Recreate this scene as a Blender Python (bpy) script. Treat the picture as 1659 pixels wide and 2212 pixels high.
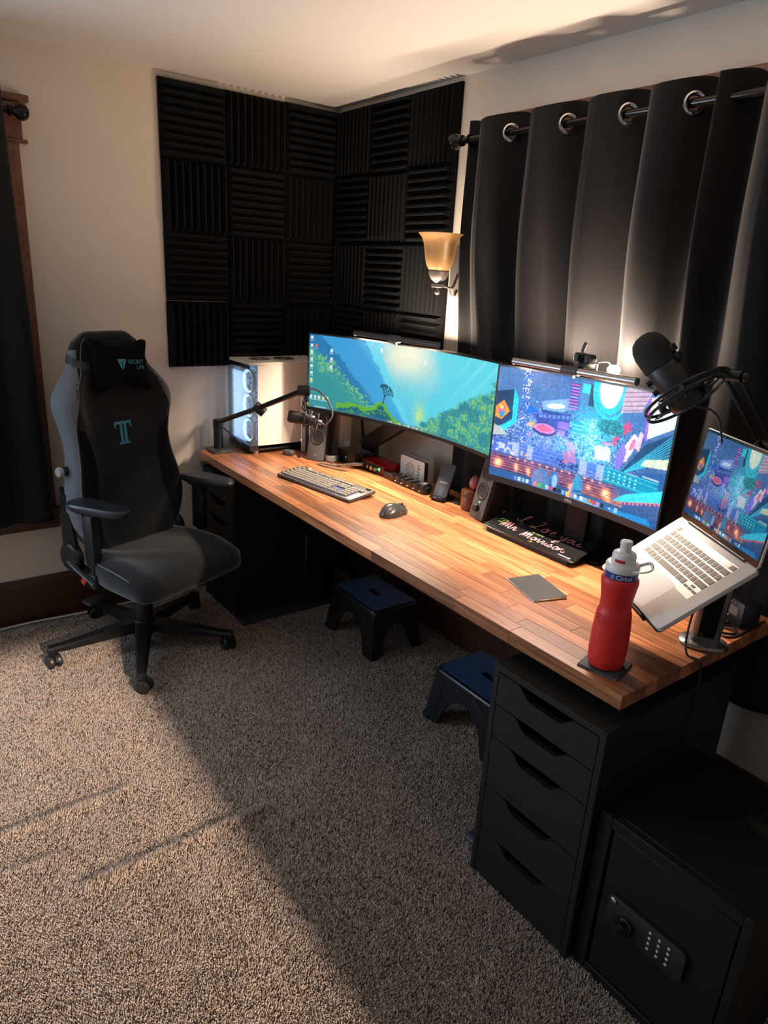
import bpy, bmesh, math, random
import numpy as np
from mathutils import Matrix, Vector, Euler
random.seed(7); RNG = np.random.default_rng(7)
PI = math.pi
for _o in list(bpy.data.objects): bpy.data.objects.remove(_o, do_unlink=True)
SC = bpy.context.scene
COL = SC.collection

# ------------------------------------------------------------------ camera
CAM_POS = (3.3357, -2.1110, 1.6595)
CAM_R = (0.589379, 0.805942, 0.055594)
CAM_U = (-0.292591, 0.148812, 0.944587)
CAM_B = (0.753009, -0.572986, 0.323518)
cam = bpy.data.cameras.new('camera'); cam.sensor_fit = 'HORIZONTAL'; cam.sensor_width = 36.0
cam.lens = 36.0 * 1498.67 / 1659.0; cam.clip_start = 0.02; cam.clip_end = 60
cam_o = bpy.data.objects.new('camera', cam); COL.objects.link(cam_o)
cam_o.matrix_world = Matrix(((CAM_R[0], CAM_U[0], CAM_B[0], CAM_POS[0]), (CAM_R[1], CAM_U[1], CAM_B[1], CAM_POS[1]),
                             (CAM_R[2], CAM_U[2], CAM_B[2], CAM_POS[2]), (0, 0, 0, 1)))
SC.camera = cam_o

# ------------------------------------------------------------------ view, world, big lights
SC.view_settings.view_transform = 'Standard'; SC.view_settings.look = 'None'
SC.view_settings.exposure = 0.0; SC.view_settings.gamma = 1.0; SC.view_settings.use_curve_mapping = False
SC.cycles.use_denoising = True
SC.cycles.caustics_reflective = False; SC.cycles.caustics_refractive = False
SC.cycles.sample_clamp_indirect = 4.0
SC.cycles.max_bounces = 6; SC.cycles.diffuse_bounces = 4; SC.cycles.glossy_bounces = 3; SC.cycles.transmission_bounces = 3; SC.cycles.transparent_max_bounces = 6
W = bpy.data.worlds.new('world'); SC.world = W; W.use_nodes = True
W.node_tree.nodes['Background'].inputs[0].default_value = (0.55, 0.7, 1.0, 1)
W.node_tree.nodes['Background'].inputs[1].default_value = 0.15

def area(name, loc, target, sx, sy, power, color, parent=None, spread=PI):
    l = bpy.data.lights.new(name, 'AREA'); l.shape = 'RECTANGLE'; l.size = sx; l.size_y = sy
    l.energy = power; l.color = color; l.spread = spread
    o = bpy.data.objects.new(name, l); COL.objects.link(o)
    o.location = loc
    d = Vector(target) - Vector(loc)
    o.rotation_euler = d.to_track_quat('-Z', 'Y').to_euler()
    if parent: o.parent = parent
    o['kind'] = 'helper'
    return o

# cool daylight through the uncurtained half of the left-hand window, out of frame to the left
area('daylight_window_light', (.03, -3.1, 1.35), (4, -3.1, 1.30), 1.25, 1.35, 68.0, (0.60, 0.78, 1.0))
# low warm sun that falls through the open doorway behind the camera
sun = bpy.data.lights.new('sun', 'SUN'); sun.energy = 5.8; sun.color = (1.0, .80, .64); sun.angle = math.radians(1.3)
sun_o = bpy.data.objects.new('sun', sun); COL.objects.link(sun_o); sun_o.location = (9, -2, 4)
sun_o.rotation_euler = Vector((-1.0, 0.0, -.435)).to_track_quat('-Z', 'Y').to_euler()

# ------------------------------------------------------------------ materials
MATS = {}; PENDING = []      # meshes get their materials at the end of the script
def _principled(name):
    m = bpy.data.materials.new(name); m.use_nodes = True
    nt = m.node_tree; b = nt.nodes['Principled BSDF']
    return m, nt, b
def mat(name, col, rough=0.5, metal=0.0, noise=None, bump=None, emit=None, spec=0.5, sheen=0.0, coat=0.0, trans=0.0, alpha=1.0, sss=0.0, stretch=(1, 1, 1)):
    """noise=(scale, amount): value variation; bump=(scale, distance); emit=(colour, strength)"""
    if name in MATS: return MATS[name]
    m, nt, b = _principled(name); N = nt.nodes; L = nt.links
    b.inputs['Base Color'].default_value = (*col, 1); b.inputs['Roughness'].default_value = rough
    b.inputs['Metallic'].default_value = metal; b.inputs['Specular IOR Level'].default_value = spec
    if sheen: b.inputs['Sheen Weight'].default_value = sheen; b.inputs['Sheen Roughness'].default_value = 0.4
    if coat: b.inputs['Coat Weight'].default_value = coat; b.inputs['Coat Roughness'].default_value = 0.1
    if trans: b.inputs['Transmission Weight'].default_value = trans
    if sss:
        b.inputs['Subsurface Weight'].default_value = sss; b.inputs['Subsurface Radius'].default_value = (.02, .01, .006)
    if alpha < 1: b.inputs['Alpha'].default_value = alpha
    if emit:
        b.inputs['Emission Color'].default_value = (*emit[0], 1); b.inputs['Emission Strength'].default_value = emit[1]
    if noise or bump:
        tc = N.new('ShaderNodeTexCoord'); mp = N.new('ShaderNodeMapping'); mp.inputs['Scale'].default_value = stretch
        L.new(tc.outputs['Object'], mp.inputs['Vector'])
    if noise:
        t = N.new('ShaderNodeTexNoise'); t.inputs['Scale'].default_value = noise[0]; t.inputs['Detail'].default_value = 4
        L.new(mp.outputs[0], t.inputs['Vector'])
        r = N.new('ShaderNodeMapRange'); r.inputs['From Min'].default_value = .25; r.inputs['From Max'].default_value = .75
        r.inputs['To Min'].default_value = 1 - noise[1]; r.inputs['To Max'].default_value = 1 + noise[1]
        L.new(t.outputs['Fac'], r.inputs['Value'])
        mx = N.new('ShaderNodeMix'); mx.data_type = 'RGBA'; mx.blend_type = 'MULTIPLY'; mx.inputs['Factor'].default_value = 1
        mx.inputs['A'].default_value = (*col, 1); L.new(r.outputs[0], mx.inputs['B']); L.new(mx.outputs['Result'], b.inputs['Base Color'])
    if bump:
        t2 = N.new('ShaderNodeTexNoise'); t2.inputs['Scale'].default_value = bump[0]; t2.inputs['Detail'].default_value = 3
        L.new(mp.outputs[0], t2.inputs['Vector'])
        bp = N.new('ShaderNodeBump'); bp.inputs['Distance'].default_value = bump[1]; bp.inputs['Strength'].default_value = 1.0
        L.new(t2.outputs['Fac'], bp.inputs['Height']); L.new(bp.outputs[0], b.inputs['Normal'])
    MATS[name] = m
    return m

def wood(name, c0, c1, c2, rough=0.35, vary=0.5, axis=(1.2, 22, 22), coat=0.0):
    """grain along local x; every object gets its own shade from Object Info"""
    m, nt, b = _principled(name); N = nt.nodes; L = nt.links
    tc = N.new('ShaderNodeTexCoord'); oi = N.new('ShaderNodeObjectInfo')
    mp = N.new('ShaderNodeMapping'); mp.inputs['Scale'].default_value = axis
    add = N.new('ShaderNodeVectorMath'); add.operation = 'ADD'
    sc = N.new('ShaderNodeVectorMath'); sc.operation = 'SCALE'; sc.inputs[3].default_value = 37.0
    cmb = N.new('ShaderNodeCombineXYZ')
    for i in range(3): L.new(oi.outputs['Random'], cmb.inputs[i])
    L.new(cmb.outputs[0], sc.inputs[0]); L.new(tc.outputs['Object'], mp.inputs['Vector'])
    L.new(mp.outputs[0], add.inputs[0]); L.new(sc.outputs[0], add.inputs[1])
    n1 = N.new('ShaderNodeTexNoise'); n1.inputs['Scale'].default_value = 2.2; n1.inputs['Detail'].default_value = 6; n1.inputs['Distortion'].default_value = 0.8
    L.new(add.outputs[0], n1.inputs['Vector'])
    n2 = N.new('ShaderNodeTexNoise'); n2.inputs['Scale'].default_value = 9.0; n2.inputs['Detail'].default_value = 3
    L.new(add.outputs[0], n2.inputs['Vector'])
    cr = N.new('ShaderNodeValToRGB'); e = cr.color_ramp.elements
    e[0].position = .3; e[0].color = (*c0, 1); e[1].position = .72; e[1].color = (*c2, 1)
    k = e.new(.5); k.color = (*c1, 1)
    L.new(n1.outputs['Fac'], cr.inputs['Fac'])
    mr = N.new('ShaderNodeMapRange'); mr.inputs['To Min'].default_value = 1 - vary; mr.inputs['To Max'].default_value = 1 + vary * .55
    L.new(oi.outputs['Random'], mr.inputs['Value'])
    mr2 = N.new('ShaderNodeMapRange'); mr2.inputs['From Min'].default_value = .3; mr2.inputs['From Max'].default_value = .7
    mr2.inputs['To Min'].default_value = .86; mr2.inputs['To Max'].default_value = 1.1
    L.new(n2.outputs['Fac'], mr2.inputs['Value'])
    mul = N.new('ShaderNodeMath'); mul.operation = 'MULTIPLY'; L.new(mr.outputs[0], mul.inputs[0]); L.new(mr2.outputs[0], mul.inputs[1])
    mx = N.new('ShaderNodeMix'); mx.data_type = 'RGBA'; mx.blend_type = 'MULTIPLY'; mx.inputs['Factor'].default_value = 1
    L.new(cr.outputs[0], mx.inputs['A']); L.new(mul.outputs[0], mx.inputs['B'])
    L.new(mx.outputs['Result'], b.inputs['Base Color']); b.inputs['Roughness'].default_value = rough
    if coat: b.inputs['Coat Weight'].default_value = coat; b.inputs['Coat Roughness'].default_value = .25
    bp = N.new('ShaderNodeBump'); bp.inputs['Distance'].default_value = .0004; L.new(n2.outputs['Fac'], bp.inputs['Height']); L.new(bp.outputs[0], b.inputs['Normal'])
    MATS[name] = m
    return m

def vcol_mat(name, strength=1.0, rough=.25, emit=True):
    m, nt, b = _principled(name); a = nt.nodes.new('ShaderNodeVertexColor'); a.layer_name = 'col'
    if emit:
        b.inputs['Base Color'].default_value = (.001, .001, .001, 1); nt.links.new(a.outputs[0], b.inputs['Emission Color'])
        b.inputs['Emission Strength'].default_value = strength; b.inputs['Specular IOR Level'].default_value = .03
    else:
        nt.links.new(a.outputs[0], b.inputs['Base Color'])
    b.inputs['Roughness'].default_value = rough
    MATS[name] = m
    return m

# ------------------------------------------------------------------ mesh helpers
def new(): return bmesh.new()
def _merge(bm, tmp, M=None):
    if M is not None: bmesh.ops.transform(tmp, matrix=M, verts=tmp.verts)
    me = bpy.data.meshes.new('tmp'); tmp.to_mesh(me); tmp.free(); bm.from_mesh(me); bpy.data.meshes.remove(me)
def box(bm, x0, y0, z0, x1, y1, z1, bev=0.0, seg=1, M=None):
    t = bmesh.new(); bmesh.ops.create_cube(t, size=1)
    for v in t.verts: v.co = ((x0 + x1) / 2 + v.co.x * (x1 - x0), (y0 + y1) / 2 + v.co.y * (y1 - y0), (z0 + z1) / 2 + v.co.z * (z1 - z0))
    if bev: bmesh.ops.bevel(t, geom=t.edges[:], offset=bev, segments=seg, profile=.5, affect='EDGES')
    _merge(bm, t, M)
def frame_to(p0, p1):
    d = Vector(p1) - Vector(p0); q = d.to_track_quat('Z', 'Y')
    return Matrix.Translation(p0) @ q.to_matrix().to_4x4(), d.length
def lathe(bm, prof, n=24, M=None, cap=True):
    t = bmesh.new(); rings = []
    for r, z in prof:
        if r < 1e-6: rings.append([t.verts.new((0, 0, z))])
        else: rings.append([t.verts.new((r * math.cos(2 * PI * i / n), r * math.sin(2 * PI * i / n), z)) for i in range(n)])
    for a, b in zip(rings, rings[1:]):
        for i in range(n):
            j = (i + 1) % n
            if len(a) == 1 and len(b) == 1: continue
            if len(a) == 1: t.faces.new((a[0], b[j], b[i]))
            elif len(b) == 1: t.faces.new((a[i], a[j], b[0]))
            else: t.faces.new((a[i], a[j], b[j], b[i]))
    if cap:
        if len(rings[0]) > 1: t.faces.new(rings[0][::-1])
        if len(rings[-1]) > 1: t.faces.new(rings[-1])
    _merge(bm, t, M)
def cyl(bm, p0, p1, r0, r1=None, n=20, bev=0.0):
    M, l = frame_to(p0, p1); r1 = r0 if r1 is None else r1
    if bev: prof = [(r0 - bev, 0), (r0, bev), (r1, l - bev), (r1 - bev, l)]
    else: prof = [(r0, 0), (r1, l)]
    lathe(bm, prof, n, M)
def catmull(pts, k=6, closed=False):
    P = [Vector(p) for p in pts]; out = []; n = len(P)
    for i in range(n if closed else n - 1):
        a, b, c, d = (P[(i - 1) % n], P[i], P[(i + 1) % n], P[(i + 2) % n]) if closed else (P[max(i - 1, 0)], P[i], P[i + 1], P[min(i + 2, n - 1)])
        for j in range(k):
            t = j / k
            out.append(.5 * ((2 * b) + (c - a) * t + (2 * a - 5 * b + 4 * c - d) * t * t + (3 * b - a - 3 * c + d) * t ** 3))
    if not closed: out.append(P[-1])
    return out
def tube(bm, pts, r, n=8, closed=False, k=0, flat=None):
    if k: pts = catmull(pts, k, closed)
    P = [Vector(p) for p in pts]; m = len(P); t = bmesh.new(); rings = []; up = Vector((0, 0, 1)); prev = None
    for i in range(m):
        d = (P[(i + 1) % m] - P[(i - 1) % m]) if closed else (P[min(i + 1, m - 1)] - P[max(i - 1, 0)])
        if d.length < 1e-9: d = Vector((0, 0, 1))
        d.normalize()
        if prev is None:
            s = d.cross(up if abs(d.z) < .95 else Vector((1, 0, 0)))
        else:
            s = prev - d * prev.dot(d)
        s.normalize(); prev = s; u = d.cross(s)
        rr = r[i] if isinstance(r, (list, tuple)) else r
        ra, rb = (rr, rr) if flat is None else (rr, rr * flat)
        rings.append([t.verts.new(P[i] + s * (ra * math.cos(2 * PI * q / n)) + u * (rb * math.sin(2 * PI * q / n))) for q in range(n)])
    for i in range(m if closed else m - 1):
        a, b = rings[i], rings[(i + 1) % m]
        for q in range(n): t.faces.new((a[q], a[(q + 1) % n], b[(q + 1) % n], b[q]))
    if not closed: t.faces.new(rings[0][::-1]); t.faces.new(rings[-1])
    bmesh.ops.recalc_face_normals(t, faces=t.faces[:])
    _merge(bm, t)
def prism(bm, poly, h0, h1, M=None, bev=0.0):
    """polygon in the local xy plane extruded along z"""
    t = bmesh.new(); a = [t.verts.new((x, y, h0)) for x, y in poly]; b = [t.verts.new((x, y, h1)) for x, y in poly]; n = len(poly)
    t.faces.new(a[::-1]); t.faces.new(b)
    for i in range(n): t.faces.new((a[i], a[(i + 1) % n], b[(i + 1) % n], b[i]))
    bmesh.ops.recalc_face_normals(t, faces=t.faces[:])
    if bev: bmesh.ops.bevel(t, geom=t.edges[:], offset=bev, segments=2, profile=.5, affect='EDGES')
    _merge(bm, t, M)
def loft(bm, rings, M=None, caps=True, closed=True):
    t = bmesh.new(); R = [[t.verts.new(p) for p in r] for r in rings]; n = len(R[0])
    for a, b in zip(R, R[1:]):
        for i in range(n if closed else n - 1): t.faces.new((a[i], a[(i + 1) % n], b[(i + 1) % n], b[i]))
    if caps: t.faces.new(R[0][::-1]); t.faces.new(R[-1])
    bmesh.ops.recalc_face_normals(t, faces=t.faces[:])
    _merge(bm, t, M)
def sphere(bm, c, r, n=16, M=None, sc=(1, 1, 1)):
    m = n // 2
    prof = [(r * math.sin(PI * i / m), -r * math.cos(PI * i / m)) for i in range(m + 1)]
    prof[0] = (0, -r); prof[-1] = (0, r)
    lathe(bm, prof, n, Matrix.Translation(c) @ (M or Matrix()) @ Matrix.Diagonal((*sc, 1)))
def torus(bm, R, r, M=None, n=28, m=8):
    pts = [(R * math.cos(2 * PI * i / n), R * math.sin(2 * PI * i / n), 0) for i in range(n)]
    t = bmesh.new(); tube(t, pts, r, m, closed=True); _merge(bm, t, M)
def rrect(w, h, r, n=5, cx=0, cy=0):
    out = []
    for sx, sy, a0 in ((1, 1, 0), (-1, 1, 90), (-1, -1, 180), (1, -1, 270)):
        for i in range(n + 1):
            a = math.radians(a0 + 90 * i / n)
            out.append((cx + sx * (w / 2 - r) + r * math.cos(a), cy + sy * (h / 2 - r) + r * math.sin(a)))
    return out
def RX(a): return Matrix.Rotation(math.radians(a), 4, 'X')
def RY(a): return Matrix.Rotation(math.radians(a), 4, 'Y')
def RZ(a): return Matrix.Rotation(math.radians(a), 4, 'Z')
def T(x, y, z): return Matrix.Translation((x, y, z))
def axes(o, x, y, z=None):
    x = Vector(x).normalized(); y = Vector(y).normalized(); z = x.cross(y).normalized() if z is None else Vector(z).normalized()
    return Matrix(((x.x, y.x, z.x, o[0]), (x.y, y.y, z.y, o[1]), (x.z, y.z, z.z, o[2]), (0, 0, 0, 1)))

def obj(name, bm, m, parent=None, smooth=True, world=False, M=None, ang=38):
    if M is not None: bmesh.ops.transform(bm, matrix=M, verts=bm.verts)
    if world and parent is not None:
        inv = Matrix.LocRotScale(parent.location, parent.rotation_euler, None).inverted()
        bmesh.ops.transform(bm, matrix=inv, verts=bm.verts)
    me = bpy.data.meshes.new(name); bm.to_mesh(me); bm.free()
    if smooth:
        me.polygons.foreach_set('use_smooth', [True] * len(me.polygons)); me.set_sharp_from_angle(angle=math.radians(ang))
    PENDING.append((me, m))
    o = bpy.data.objects.new(name, me); COL.objects.link(o)
    if parent is not None: o.parent = parent
    return o
def tag(o, label, cat, group=None):
    o['label'] = label; o['category'] = cat
    if group: o['group'] = group
    return o
def thing(name, label, cat, loc=(0, 0, 0), rz=0.0, group=None, rot=None):
    o = bpy.data.objects.new(name, None); COL.objects.link(o); o.empty_display_size = .05
    o.location = loc; o.rotation_euler = rot if rot is not None else (0, 0, math.radians(rz))
    return tag(o, label, cat, group)
def struct(o): o['kind'] = 'structure'; return o
def plabel(o, label): o['label'] = label; return o
def copy_child(src, parent, M=None, name=None):
    c = src.copy(); COL.objects.link(c); c.parent = parent
    if M is not None: c.matrix_basis = M
    return c
def text(name, body, size, M, m, parent, extrude=.0004, align='CENTER', shear=0.0, xs=1.0):
    cu = bpy.data.curves.new('txt', 'FONT'); cu.body = body; cu.size = size; cu.extrude = extrude; cu.align_x = align; cu.align_y = 'CENTER'
    cu.shear = shear; cu.resolution_u = 3
    t = bpy.data.objects.new('txt', cu); COL.objects.link(t)
    dg = bpy.context.evaluated_depsgraph_get(); dg.update()
    me = bpy.data.meshes.new_from_object(t.evaluated_get(dg)); bpy.data.objects.remove(t, do_unlink=True); bpy.data.curves.remove(cu)
    me.transform(M @ Matrix.Diagonal((xs, 1, 1, 1))); me.materials.clear(); PENDING.append((me, m)); me.name = name
    o = bpy.data.objects.new(name, me); COL.objects.link(o); o.parent = parent
    return o
def cushion(bm, outline, prof, M=None, n=48):
    """outline(theta)->(x,y) unit shape; prof: list of (scale, z) from bottom centre to top centre"""
    rings = []
    for s, z in prof:
        rings.append([(outline(2 * PI * i / n)[0] * max(s, .01), outline(2 * PI * i / n)[1] * max(s, .01), z) for i in range(n)])
    loft(bm, rings, M)
def sup(a, b, p):
    def f(t):
        c, s = math.cos(t), math.sin(t)
        return (a * math.copysign(abs(c) ** (2 / p), c), b * math.copysign(abs(s) ** (2 / p), s))
    return f

# shared materials
mat('black_plastic', (.012, .012, .013), .42, bump=(900, .00006))
mat('black_gloss', (.008, .008, .009), .12)
mat('black_metal', (.014, .014, .015), .35, metal=.3)
mat('grey_plastic', (.06, .06, .062), .45)
mat('dark_rubber', (.015, .015, .015), .8)
mat('chrome', (.75, .75, .76), .12, metal=1.0)
mat('steel', (.32, .31, .30), .3, metal=1.0)
mat('aluminium', (.62, .60, .58), .33, metal=1.0)
mat('white_plastic', (.78, .76, .72), .4)
mat('cable_black', (.012, .012, .012), .5)
mat('cable_white', (.7, .68, .64), .5)
mat('teal_print', (.045, .27, .36), .5, emit=None)
mat('led_green', (.05, .6, .15), .4, emit=((.1, 1.0, .25), 2.2))
mat('led_white', (.8, .8, .8), .4, emit=((1, 1, 1), 2.0))
mat('led_blue', (.1, .2, .8), .4, emit=((.15, .3, 1.0), 2.0))
# ================================================================== room shell
H = 2.428; RXX = 4.9; RYY = -4.3
mat('wall_paint', (.66, .575, .48), .75, noise=(3, .03), bump=(260, .0004))
mat('ceiling_paint', (.74, .69, .63), .85, bump=(160, .0006))
mat('carpet_base', (.20, .16, .13), .95, noise=(120, .4), bump=(160, .004))
wood('dark_trim', (.035, .012, .006), (.06, .022, .011), (.085, .032, .016), rough=.4, vary=.1, axis=(22, 1.2, 22))
wood('red_trim', (.10, .036, .015), (.16, .06, .025), (.2, .08, .035), rough=.4, vary=.1, axis=(1.2, 22, 22))
bm = new(); box(bm, -.12, RYY - .12, -.06, RXX + .12, .12, 0.0); struct(obj('floor', bm, 'carpet_base', smooth=False))
bm = new(); box(bm, -.12, RYY - .12, H, RXX + .12, .12, H + .1); struct(obj('ceiling', bm, 'ceiling_paint', smooth=False))
bm = new(); box(bm, -.12, RYY, 0, 0, .12, H); struct(obj('wall_left', bm, 'wall_paint', smooth=False))
bm = new(); box(bm, 0, 0, 0, RXX, .12, H); struct(obj('wall_right', bm, 'wall_paint', smooth=False))
bm = new()
box(bm, RXX, -1.39, 0, RXX + .12, .12, H); box(bm, RXX, RYY, 0, RXX + .12, -2.75, H); box(bm, RXX, -2.75, 2.06, RXX + .12, -1.39, H)
struct(obj('wall_back', bm, 'wall_paint', smooth=False))
bm = new()
box(bm, 0, RYY - .12, 0, RXX, RYY, H)
struct(obj('wall_front', bm, 'wall_paint', smooth=False))
# baseboards: tall dark stained boards with a moulded cap
def baseboard(name, axis, a, b, h=.205):
    bm = new()
    prof = [(0, 0), (.018, 0), (.018, h - .03), (.013, h - .02), (.011, h - .006), (.006, h), (0, h)]
    if axis == 'y': M = Matrix(((1, 0, 0, 0), (0, 0, 1, 0), (0, 1, 0, 0), (0, 0, 0, 1)))
    else: M = Matrix(((0, 0, 1, 0), (-1, 0, 0, 0), (0, 1, 0, 0), (0, 0, 0, 1)))
    prism(bm, prof, a, b, M)
    bm2 = bm; bmesh.ops.recalc_face_normals(bm2, faces=bm2.faces[:])
    o = struct(obj(name, bm2, 'dark_trim', smooth=False))
    return o
bl = baseboard('baseboard_left', 'y', RYY, -.0185, .225)
br = baseboard('baseboard_right', 'x', 0.0, RXX, .205)
for par, sh in ((bl, 'y'), (br, 'x')):
    bm = new()
    if sh == 'y': tube(bm, [(.024, RYY, .007), (.024, -.03, .007)], .007, 8)
    else: tube(bm, [(.03, -.024, .007), (RXX, -.024, .007)], .007, 8)
    obj('shoe_moulding', bm, 'dark_trim', par)

# windows behind the curtains: casing, sash and pane
mat('window_glass', (.04, .05, .06), .05, spec=.6)
def casing(name, M, w, z0, z1):
    """window in local coords: x along wall (0..w), y out of the wall (positive into the room), z up"""
    bm = new(); c = .09
    box(bm, 0, 0, z0, c, .02, z1, .003, M=M); box(bm, w - c, 0, z0, w, .02, z1, .003, M=M)
    o = struct(obj(name, bm, 'red_trim', smooth=False))
    bm = new(); box(bm, c, .002, z0, w - c, .012, z0 + .05, M=M); box(bm, c, .002, z1 - .05, w - c, .012, z1, M=M)
    box(bm, c, .002, z0, c + .05, .012, z1, M=M); box(bm, w - c - .05, .002, z0, w - c, .012, z1, M=M)
    box(bm, c, .002, (z0 + z1) / 2 - .025, w - c, .016, (z0 + z1) / 2 + .025, M=M)
    obj('sash', bm, 'red_trim', o, smooth=False)
    for k in range(2):
        zz = z0 + .05 if k == 0 else (z0 + z1) / 2 + .025
        bm = new(); box(bm, c + .05, .002, zz, w - c - .05, .006, zz + (z1 - z0) / 2 - .075, M=M); obj('pane', bm, 'window_glass', o, smooth=False)
    return o
MB_ = axes((1.20, 0, 0), (1, 0, 0), (0, -1, 0), (0, 0, 1))
casing('window_1', MB_, 1.75, .55, 2.14)
MA_ = axes((0, -1.49, 0), (0, -1, 0), (1, 0, 0), (0, 0, 1))
casing('window_2', MA_, 2.33, .56, 2.08)
# head casings with a projecting cap, sills with aprons
def head(name, M, w, z0, z1):
    bm = new(); box(bm, -.015, 0, z0, w + .015, .024, z1 - .025, .002, M=M); box(bm, -.045, 0, z1 - .025, w + .045, .045, z1, .003, M=M)
    box(bm, -.03, 0, z0 - .012, w + .03, .034, z0, .002, M=M)
    return struct(obj(name, bm, 'red_trim', smooth=False))
head('trim_1', MB_, 1.75, 2.14, 2.252); head('trim_2', MA_, 2.33, 2.08, 2.235)
def sill(name, M, w, z, dp=.06):
    bm = new(); box(bm, -.05, 0, z - .025, w + .05, dp, z, .004, M=M); box(bm, -.01, 0, z - .10, w + .01, .018, z - .025, .003, M=M)
    return struct(obj(name, bm, 'dark_trim', smooth=False))
sill('trim_3', MB_, 1.75, .55, .024); sill('trim_4', MA_, 2.33, .56)

# ================================================================== carpet pile
def carpet():
    # dense tufts where the floor is seen close, coarser ones further out
    PX, PY, SC_ = [], [], []
    for x0, x1, y0, y1, sp, inner in ((.02, 3.0, -2.3, -.02, .0043, True), (.02, 4.3, -3.7, -.02, .0075, False)):
        nx, ny = int((x1 - x0) / sp), int((y1 - y0) / sp)
        gx, gy = np.meshgrid(np.arange(nx), np.arange(ny)); gx = gx.ravel(); gy = gy.ravel(); n = gx.size
        px = x0 + (gx + RNG.uniform(-.45, .45, n) + .5 * (gy % 2)) * sp; py = y0 + (gy + RNG.uniform(-.45, .45, n)) * sp
        keep = (px > .03) & (py < -.03) & ~((px > .1) & (px < .46) & (py > -.805) & (py < -.23)) & ~((px > 2.24) & (px < 2.97) & (py > -.845) & (py < -.3))
        if not inner: keep &= ~((px < 3.0) & (py > -2.3))
        PX.append(px[keep]); PY.append(py[keep]); SC_.append(np.full(keep.sum(), sp / .0043))
    px, py, sc = np.concatenate(PX), np.concatenate(PY), np.concatenate(SC_); n = px.size
    def lf(s, seed):
        r = np.random.default_rng(seed); out = np.zeros(n)
        for k in range(7):
            a, f, p = r.uniform(0, 2 * PI), s * r.uniform(.6, 1.8), r.uniform(0, 6.28)
            out += np.sin((px * math.cos(a) + py * math.sin(a)) * f + p)
        return out / 3.0
    lean_a = .9 * lf(5, 1) + .8 * lf(16, 2) + RNG.normal(0, 1.1, n)
    lean = RNG.uniform(.001, .006, n)
    h = RNG.uniform(.008, .013, n) * (1 + .12 * lf(30, 4) + .10 * lf(9, 6))
    base = np.zeros(n)
    for (ax, ay), (bx, by), hh in (((1.387, -2.05), (1.384, -1.72), .016), ((1.705, -1.72), (1.70, -1.38), .018), ((1.533, -2.1), (1.552, -1.92), .011)):
        dx, dy = bx - ax, by - ay; l = math.hypot(dx, dy)
        t = np.clip(((px - ax) * dx + (py - ay) * dy) / l ** 2, -.3, 1.3); d = np.hypot(px - ax - t * dx, py - ay - t * dy)
        base += hh * np.exp(-(d / .022) ** 2)
    ang = RNG.uniform(0, 2 * PI, n); r = RNG.uniform(.0024, .0035, n) * sc
    V = np.zeros((n, 4, 3), np.float32)
    for k in range(3):
        V[:, k, 0] = px + r * np.cos(ang + k * 2.094); V[:, k, 1] = py + r * np.sin(ang + k * 2.094); V[:, k, 2] = base * .6 + .001
    V[:, 3, 0] = px + lean * np.cos(lean_a); V[:, 3, 1] = py + lean * np.sin(lean_a); V[:, 3, 2] = base + h
    tri = np.array([[0, 1, 3], [1, 2, 3], [2, 0, 3]], np.int32)
    F = (tri[None] + (np.arange(n, dtype=np.int32) * 4)[:, None, None]).reshape(-1, 3)
    me = bpy.data.meshes.new('carpet_pile'); me.vertices.add(n * 4); me.vertices.foreach_set('co', V.ravel())
    me.loops.add(F.size); me.loops.foreach_set('vertex_index', F.ravel()); me.polygons.add(len(F))
    me.polygons.foreach_set('loop_start', np.arange(0, F.size, 3, dtype=np.int32))
    me.update(calc_edges=True)
    c0 = np.array([.50, .40, .325]); c1 = np.array([.24, .18, .145]); c2 = np.array([.085, .06, .048])
    w = RNG.uniform(0, 1, n); C = np.where((w < .70)[:, None], c0, np.where((w < .92)[:, None], c1, c2)) * RNG.uniform(.8, 1.15, (n, 1))
    A = np.ones((n, 4, 4), np.float32); A[:, :, :3] = C[:, None, :]
    ca = me.color_attributes.new('col', 'FLOAT_COLOR', 'POINT'); ca.data.foreach_set('color', A.ravel())
    me.materials.append(vcol_mat('carpet_tufts', rough=.95, emit=False))
    MATS['carpet_tufts'].node_tree.nodes['Principled BSDF'].inputs['Specular IOR Level'].default_value = .1
    o = bpy.data.objects.new('carpet_pile', me); COL.objects.link(o); o['kind'] = 'stuff'
    tag(o, 'beige and brown flecked plush carpet pile covering the floor', 'carpet')
carpet()

# ================================================================== acoustic foam
mat('foam', (.0065, .0065, .007), .95, noise=(400, .3), bump=(700, .0006), spec=.15)
def foam_mesh():
    bm = new(); s = .3052; hb = .014; n = 9; p = s / n
    box(bm, -s / 2, -s / 2, 0, s / 2, s / 2, hb)
    t = bmesh.new()
    for i in range(n):
        y = -s / 2 + (i + .5) * p; a = p * .47; b = p * .10; e = s / 2 - .0005; e2 = s / 2 - .016; z1 = .047
        v = [t.verts.new(c) for c in ((-e, y - a, hb), (e, y - a, hb), (e, y + a, hb), (-e, y + a, hb), (-e2, y - b, z1), (e2, y - b, z1), (e2, y + b, z1), (-e2, y + b, z1))]
        for f in ((4, 5, 6, 7), (0, 1, 5, 4), (1, 2, 6, 5), (2, 3, 7, 6), (3, 0, 4, 7)): t.faces.new([v[k] for k in f])
    _merge(bm, t)
    return bm
FM = foam_mesh(); fme = bpy.data.meshes.new('acoustic_panel'); FM.to_mesh(fme); FM.free(); fme.materials.append(MATS['foam'])
ROWN = ['top row', 'second row', 'third row', 'bottom row']
def foam(M, label, grp):
    o = bpy.data.objects.new('acoustic_panel', fme); COL.objects.link(o); o.matrix_world = M
    tag(o, label, 'foam panel', grp)
rowz = [2.252, 1.947, 1.643, 1.340]
cn = ['nearest the chair', 'middle column', 'by the corner']
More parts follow.
